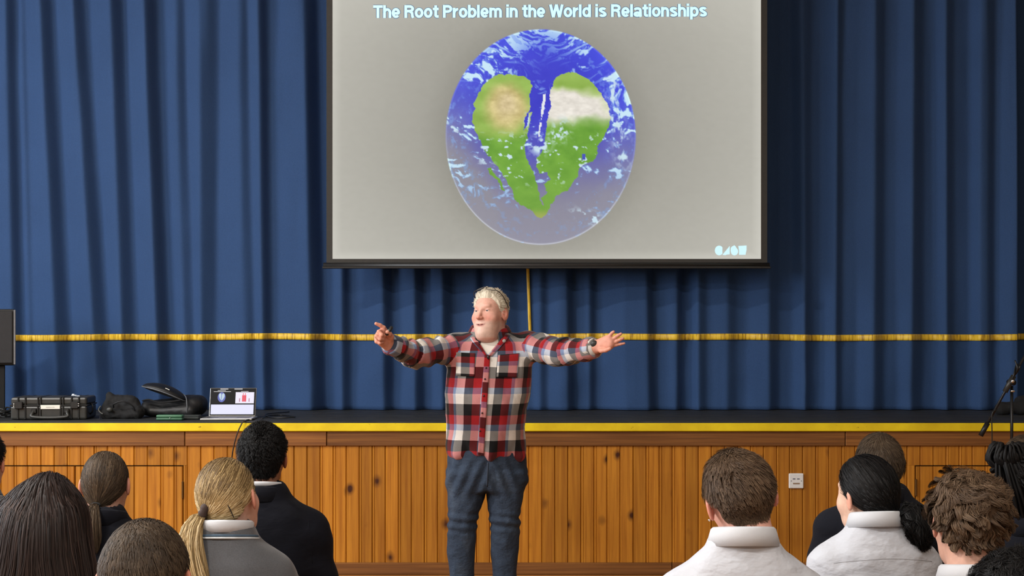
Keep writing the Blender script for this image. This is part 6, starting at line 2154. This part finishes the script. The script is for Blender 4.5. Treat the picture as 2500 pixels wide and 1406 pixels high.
# row nearest the stage
student(-46, 1046, 700, 'sweater', (hair_short, dict(BOY, n=4000)), HB['black'], SK1, 'seated person in grey jumper cut off by the left edge of the photo', seed=11, white_collar=False)
g3 = student(258, 1097, 720, 'blazer', (hair_tied, dict(n=6500, tie=(-.004, -.100, -.078), tail=[(-.004, -.108, -.080), (-.004, -.150, -.095), (.0, -.178, -.14), (.006, -.182, -.19), (.014, -.178, -.25)], tail_w=([0, .15, .45, .8, 1], [.010, .020, .038, .036, .014]), vol=.008, nape=-.088, w=.0018, tclump=.4)), HB['brown'], SK1, 'seated person with long brown hair in a low ponytail, wearing a navy blazer', seed=12, white_collar=False, hpitch=-2)
g6 = student(645, 1030, 700, 'blazer', (hair_short, dict(BOY, top=.026, side=.010, vtop=.024, vside=.010, curl=.004, turns=9, cfreq=60, n=9000, lump=.15, taper=.8, mess=.6, w=.0016, nape=-.088, shell_tone=.4)), HB['black'], SK3, 'seated person with thick black hair, white collar and black blazer beside the blonde ponytail', seed=13, bw=1.12, hairtop=.020, chairlabel='brown plastic chair showing its back behind the black blazer with white collar', dxh=-.004, nz=.128)
student(2145, 1053, 680, 'blazer', (hair_short, dict(BOY, top=.06, side=.04, vtop=.012, vside=.009, nape=-.085, clump=.3, grav=.9, over_ears=True, mess=.12, w=.0017)), HB['brown'], SK1, 'seated person with straight brown hair in navy blazer, behind the black-haired head', seed=14, bw=1.14, white_collar=False)
student(2502, 1062, 680, 'blazer', (hair_short, dict(BOY, top=.05, side=.025, vtop=.014, vside=.010)), HB['brown'], SK1, 'seated person with brown hair behind the braided black hair at the right edge', seed=15, white_collar=False)
# next row
g2 = student(120, 1150, 885, 'blazer', (hair_long, dict(n=9500, len=.42, vol=.013, spread=.16, over_ears=True, nape=-.09, w=.0022)), HB['dark'], SK1, 'seated person with long loose dark brown hair at the left', seed=16, white_collar=False, bw=.95, hs=.92)
g5 = student(560, 1114, 885, 'sweater', (hair_tied, dict(n=10000, tie=(-.030, -.093, -.034), tail=[(-.034, -.106, -.038), (-.050, -.140, -.060), (-.056, -.168, -.12), (-.044, -.180, -.19), (-.032, -.182, -.26), (-.034, -.180, -.36)], tail_w=([0, .12, .35, .6, .85, 1], [.012, .024, .044, .040, .026, .008]), vol=.011, nape=-.080, w=.0018, rootshade=.5, taillight=.16, tclump=.55, wave=.004)), HB['blond'], SK1, 'seated person with blonde ponytail in a dark scrunchie, grey jumper and white collar', seed=17, hroll=-8, hyaw=-14, hpitch=4, nz=.100, bw=1.0, dxh=.006)
g8 = student(2122, 1107, 815, 'shirt', (hair_tied, dict(n=8500, tie=(.022, -.104, -.074), tail=[(.022, -.112, -.070), (.030, -.142, -.074), (.044, -.160, -.098), (.030, -.168, -.130), (.046, -.172, -.155), (.086, -.170, -.175)], tail_w=([0, .2, .5, .75, 1], [.018, .040, .044, .034, .022]), vol=.014, nape=-.078, w=.0022, wave=.016, wturns=17, tclump=.25, tailfrac=.85)), HB['black'], (222, 186, 164), 'seated person with black hair in a messy low bun, wearing a white shirt', seed=18, yaw=6, hyaw=25, hroll=-5, hpitch=-4, bw=1.06, nz=.096, dxh=.012, hs=.96)
g11 = student(2494, 1092, 815, 'blazer', (hair_ropes, dict(tie=(-.070, -.060, .088), nape=-.085, fall=(.10, -.05, -.30), loop=.45)), HB['black'], SK3, 'seated person with many thin black braids gathered in a bunch, at the right', seed=19, white_collar=False, hairtop=.02, bw=.88)
# third row
g7 = student(1806, 1088, 1018, 'shirt', (hair_short, dict(BOY, n=12000, top=.046, side=.008, vtop=.016, vside=.002, nape=-.080, crown=(.012, -.035, .084), swirl=.6, clump=.28, lift=.12, w=.0014, tip=.6)), HB['light'], (218, 166, 148), 'seated person with short brown hair, ear stud and white shirt before the socket', seed=20, hyaw=5, hroll=-12, hpitch=-6, bw=1.10, wide=.98, dxh=.024, nz=.114, hs=.97)
g10 = student(2358, 1142, 1040, 'shirt', (hair_short, dict(BOY, n=11500, top=.056, side=.016, vtop=.032, vside=.012, curl=.010, turns=5.5, cfreq=22, pts=9, clumps=190, clump=.74, nape=-.068, lump=.45, lfreq=24, taper=.9, mess=.38, w=.0016, lift=.3, offlo=.55, tip=.6)), HB['light'], SK1, 'seated person with thick curly brown hair and white collar at the right', seed=21, hairtop=.026, bw=1.0, hroll=2, nz=.136, hs=.93)
# nearest
g4 = student(356, 1260, 1365, 'sweater', (hair_short, dict(BOY, n=14000, top=.026, side=.014, vtop=.010, vside=.005, nape=-.085, w=.0012, clumps=1200, clump=.15, grav=.6, lift=.10, mess=.15, crown=(.01, -.02, .09), tip=.7)), HB['brown'], SK2, 'seated person with cropped brown hair nearest the viewer at the left', seed=22)
g13 = student(2480, 1338, 1340, 'blazer', (hair_short, dict(BOY, n=9000, top=.045, side=.03, vtop=.030, vside=.024, curl=.008, turns=10, cfreq=45, clumps=400, clump=.6, mess=.8, lump=.4, lfreq=40, w=.0015)), HB['black'], SK3, 'seated person with curly black hair nearest the viewer, in the lower right corner', seed=23, hairtop=.026)

def child_part(g, name, V, Fa, mat, label=None):
    o = mesh(name, g['turn'](V, True), Fa, mat, g['root'])
    if label: o['label'] = label
    return o
# hair ties, pins, ear stud, bun
V_, F_ = tube([(-.031 + .021 * math.cos(a) * .6, -.099 + .016 * math.sin(a), -.036 + .024 * math.cos(a)) for a in np.linspace(0, 2 * math.pi, 26)], .0125 + .002 * np.sin(np.arange(26) * 2.4), 10, cap=False)
child_part(g5, 'scrunchie', V_, F_, plain('brown_scrunchie', (62, 48, 44), .8, bump=.5), 'dark brown scrunchie')
V_, F_ = tube(spline([(.043, -.099, -.020), (.048, -.095, -.040), (.051, -.090, -.060)], 8), .0016, 6)
child_part(g5, 'hair_pin', V_, F_, M_PLA)
V_, F_ = tube([(-.004 + .015 * math.cos(a), -.112, -.082 + .006 * math.sin(a)) for a in np.linspace(0, 2 * math.pi, 18)], .0042, 8, cap=False)
child_part(g3, 'hair_tie', V_, F_, M_FAB)
V_, F_ = sphere(10, 8)
child_part(g7, 'ear_stud', V_ * .0032 + np.array([-.0885, -.0060, -.052]), F_, M_CHROME, 'bright ear stud')
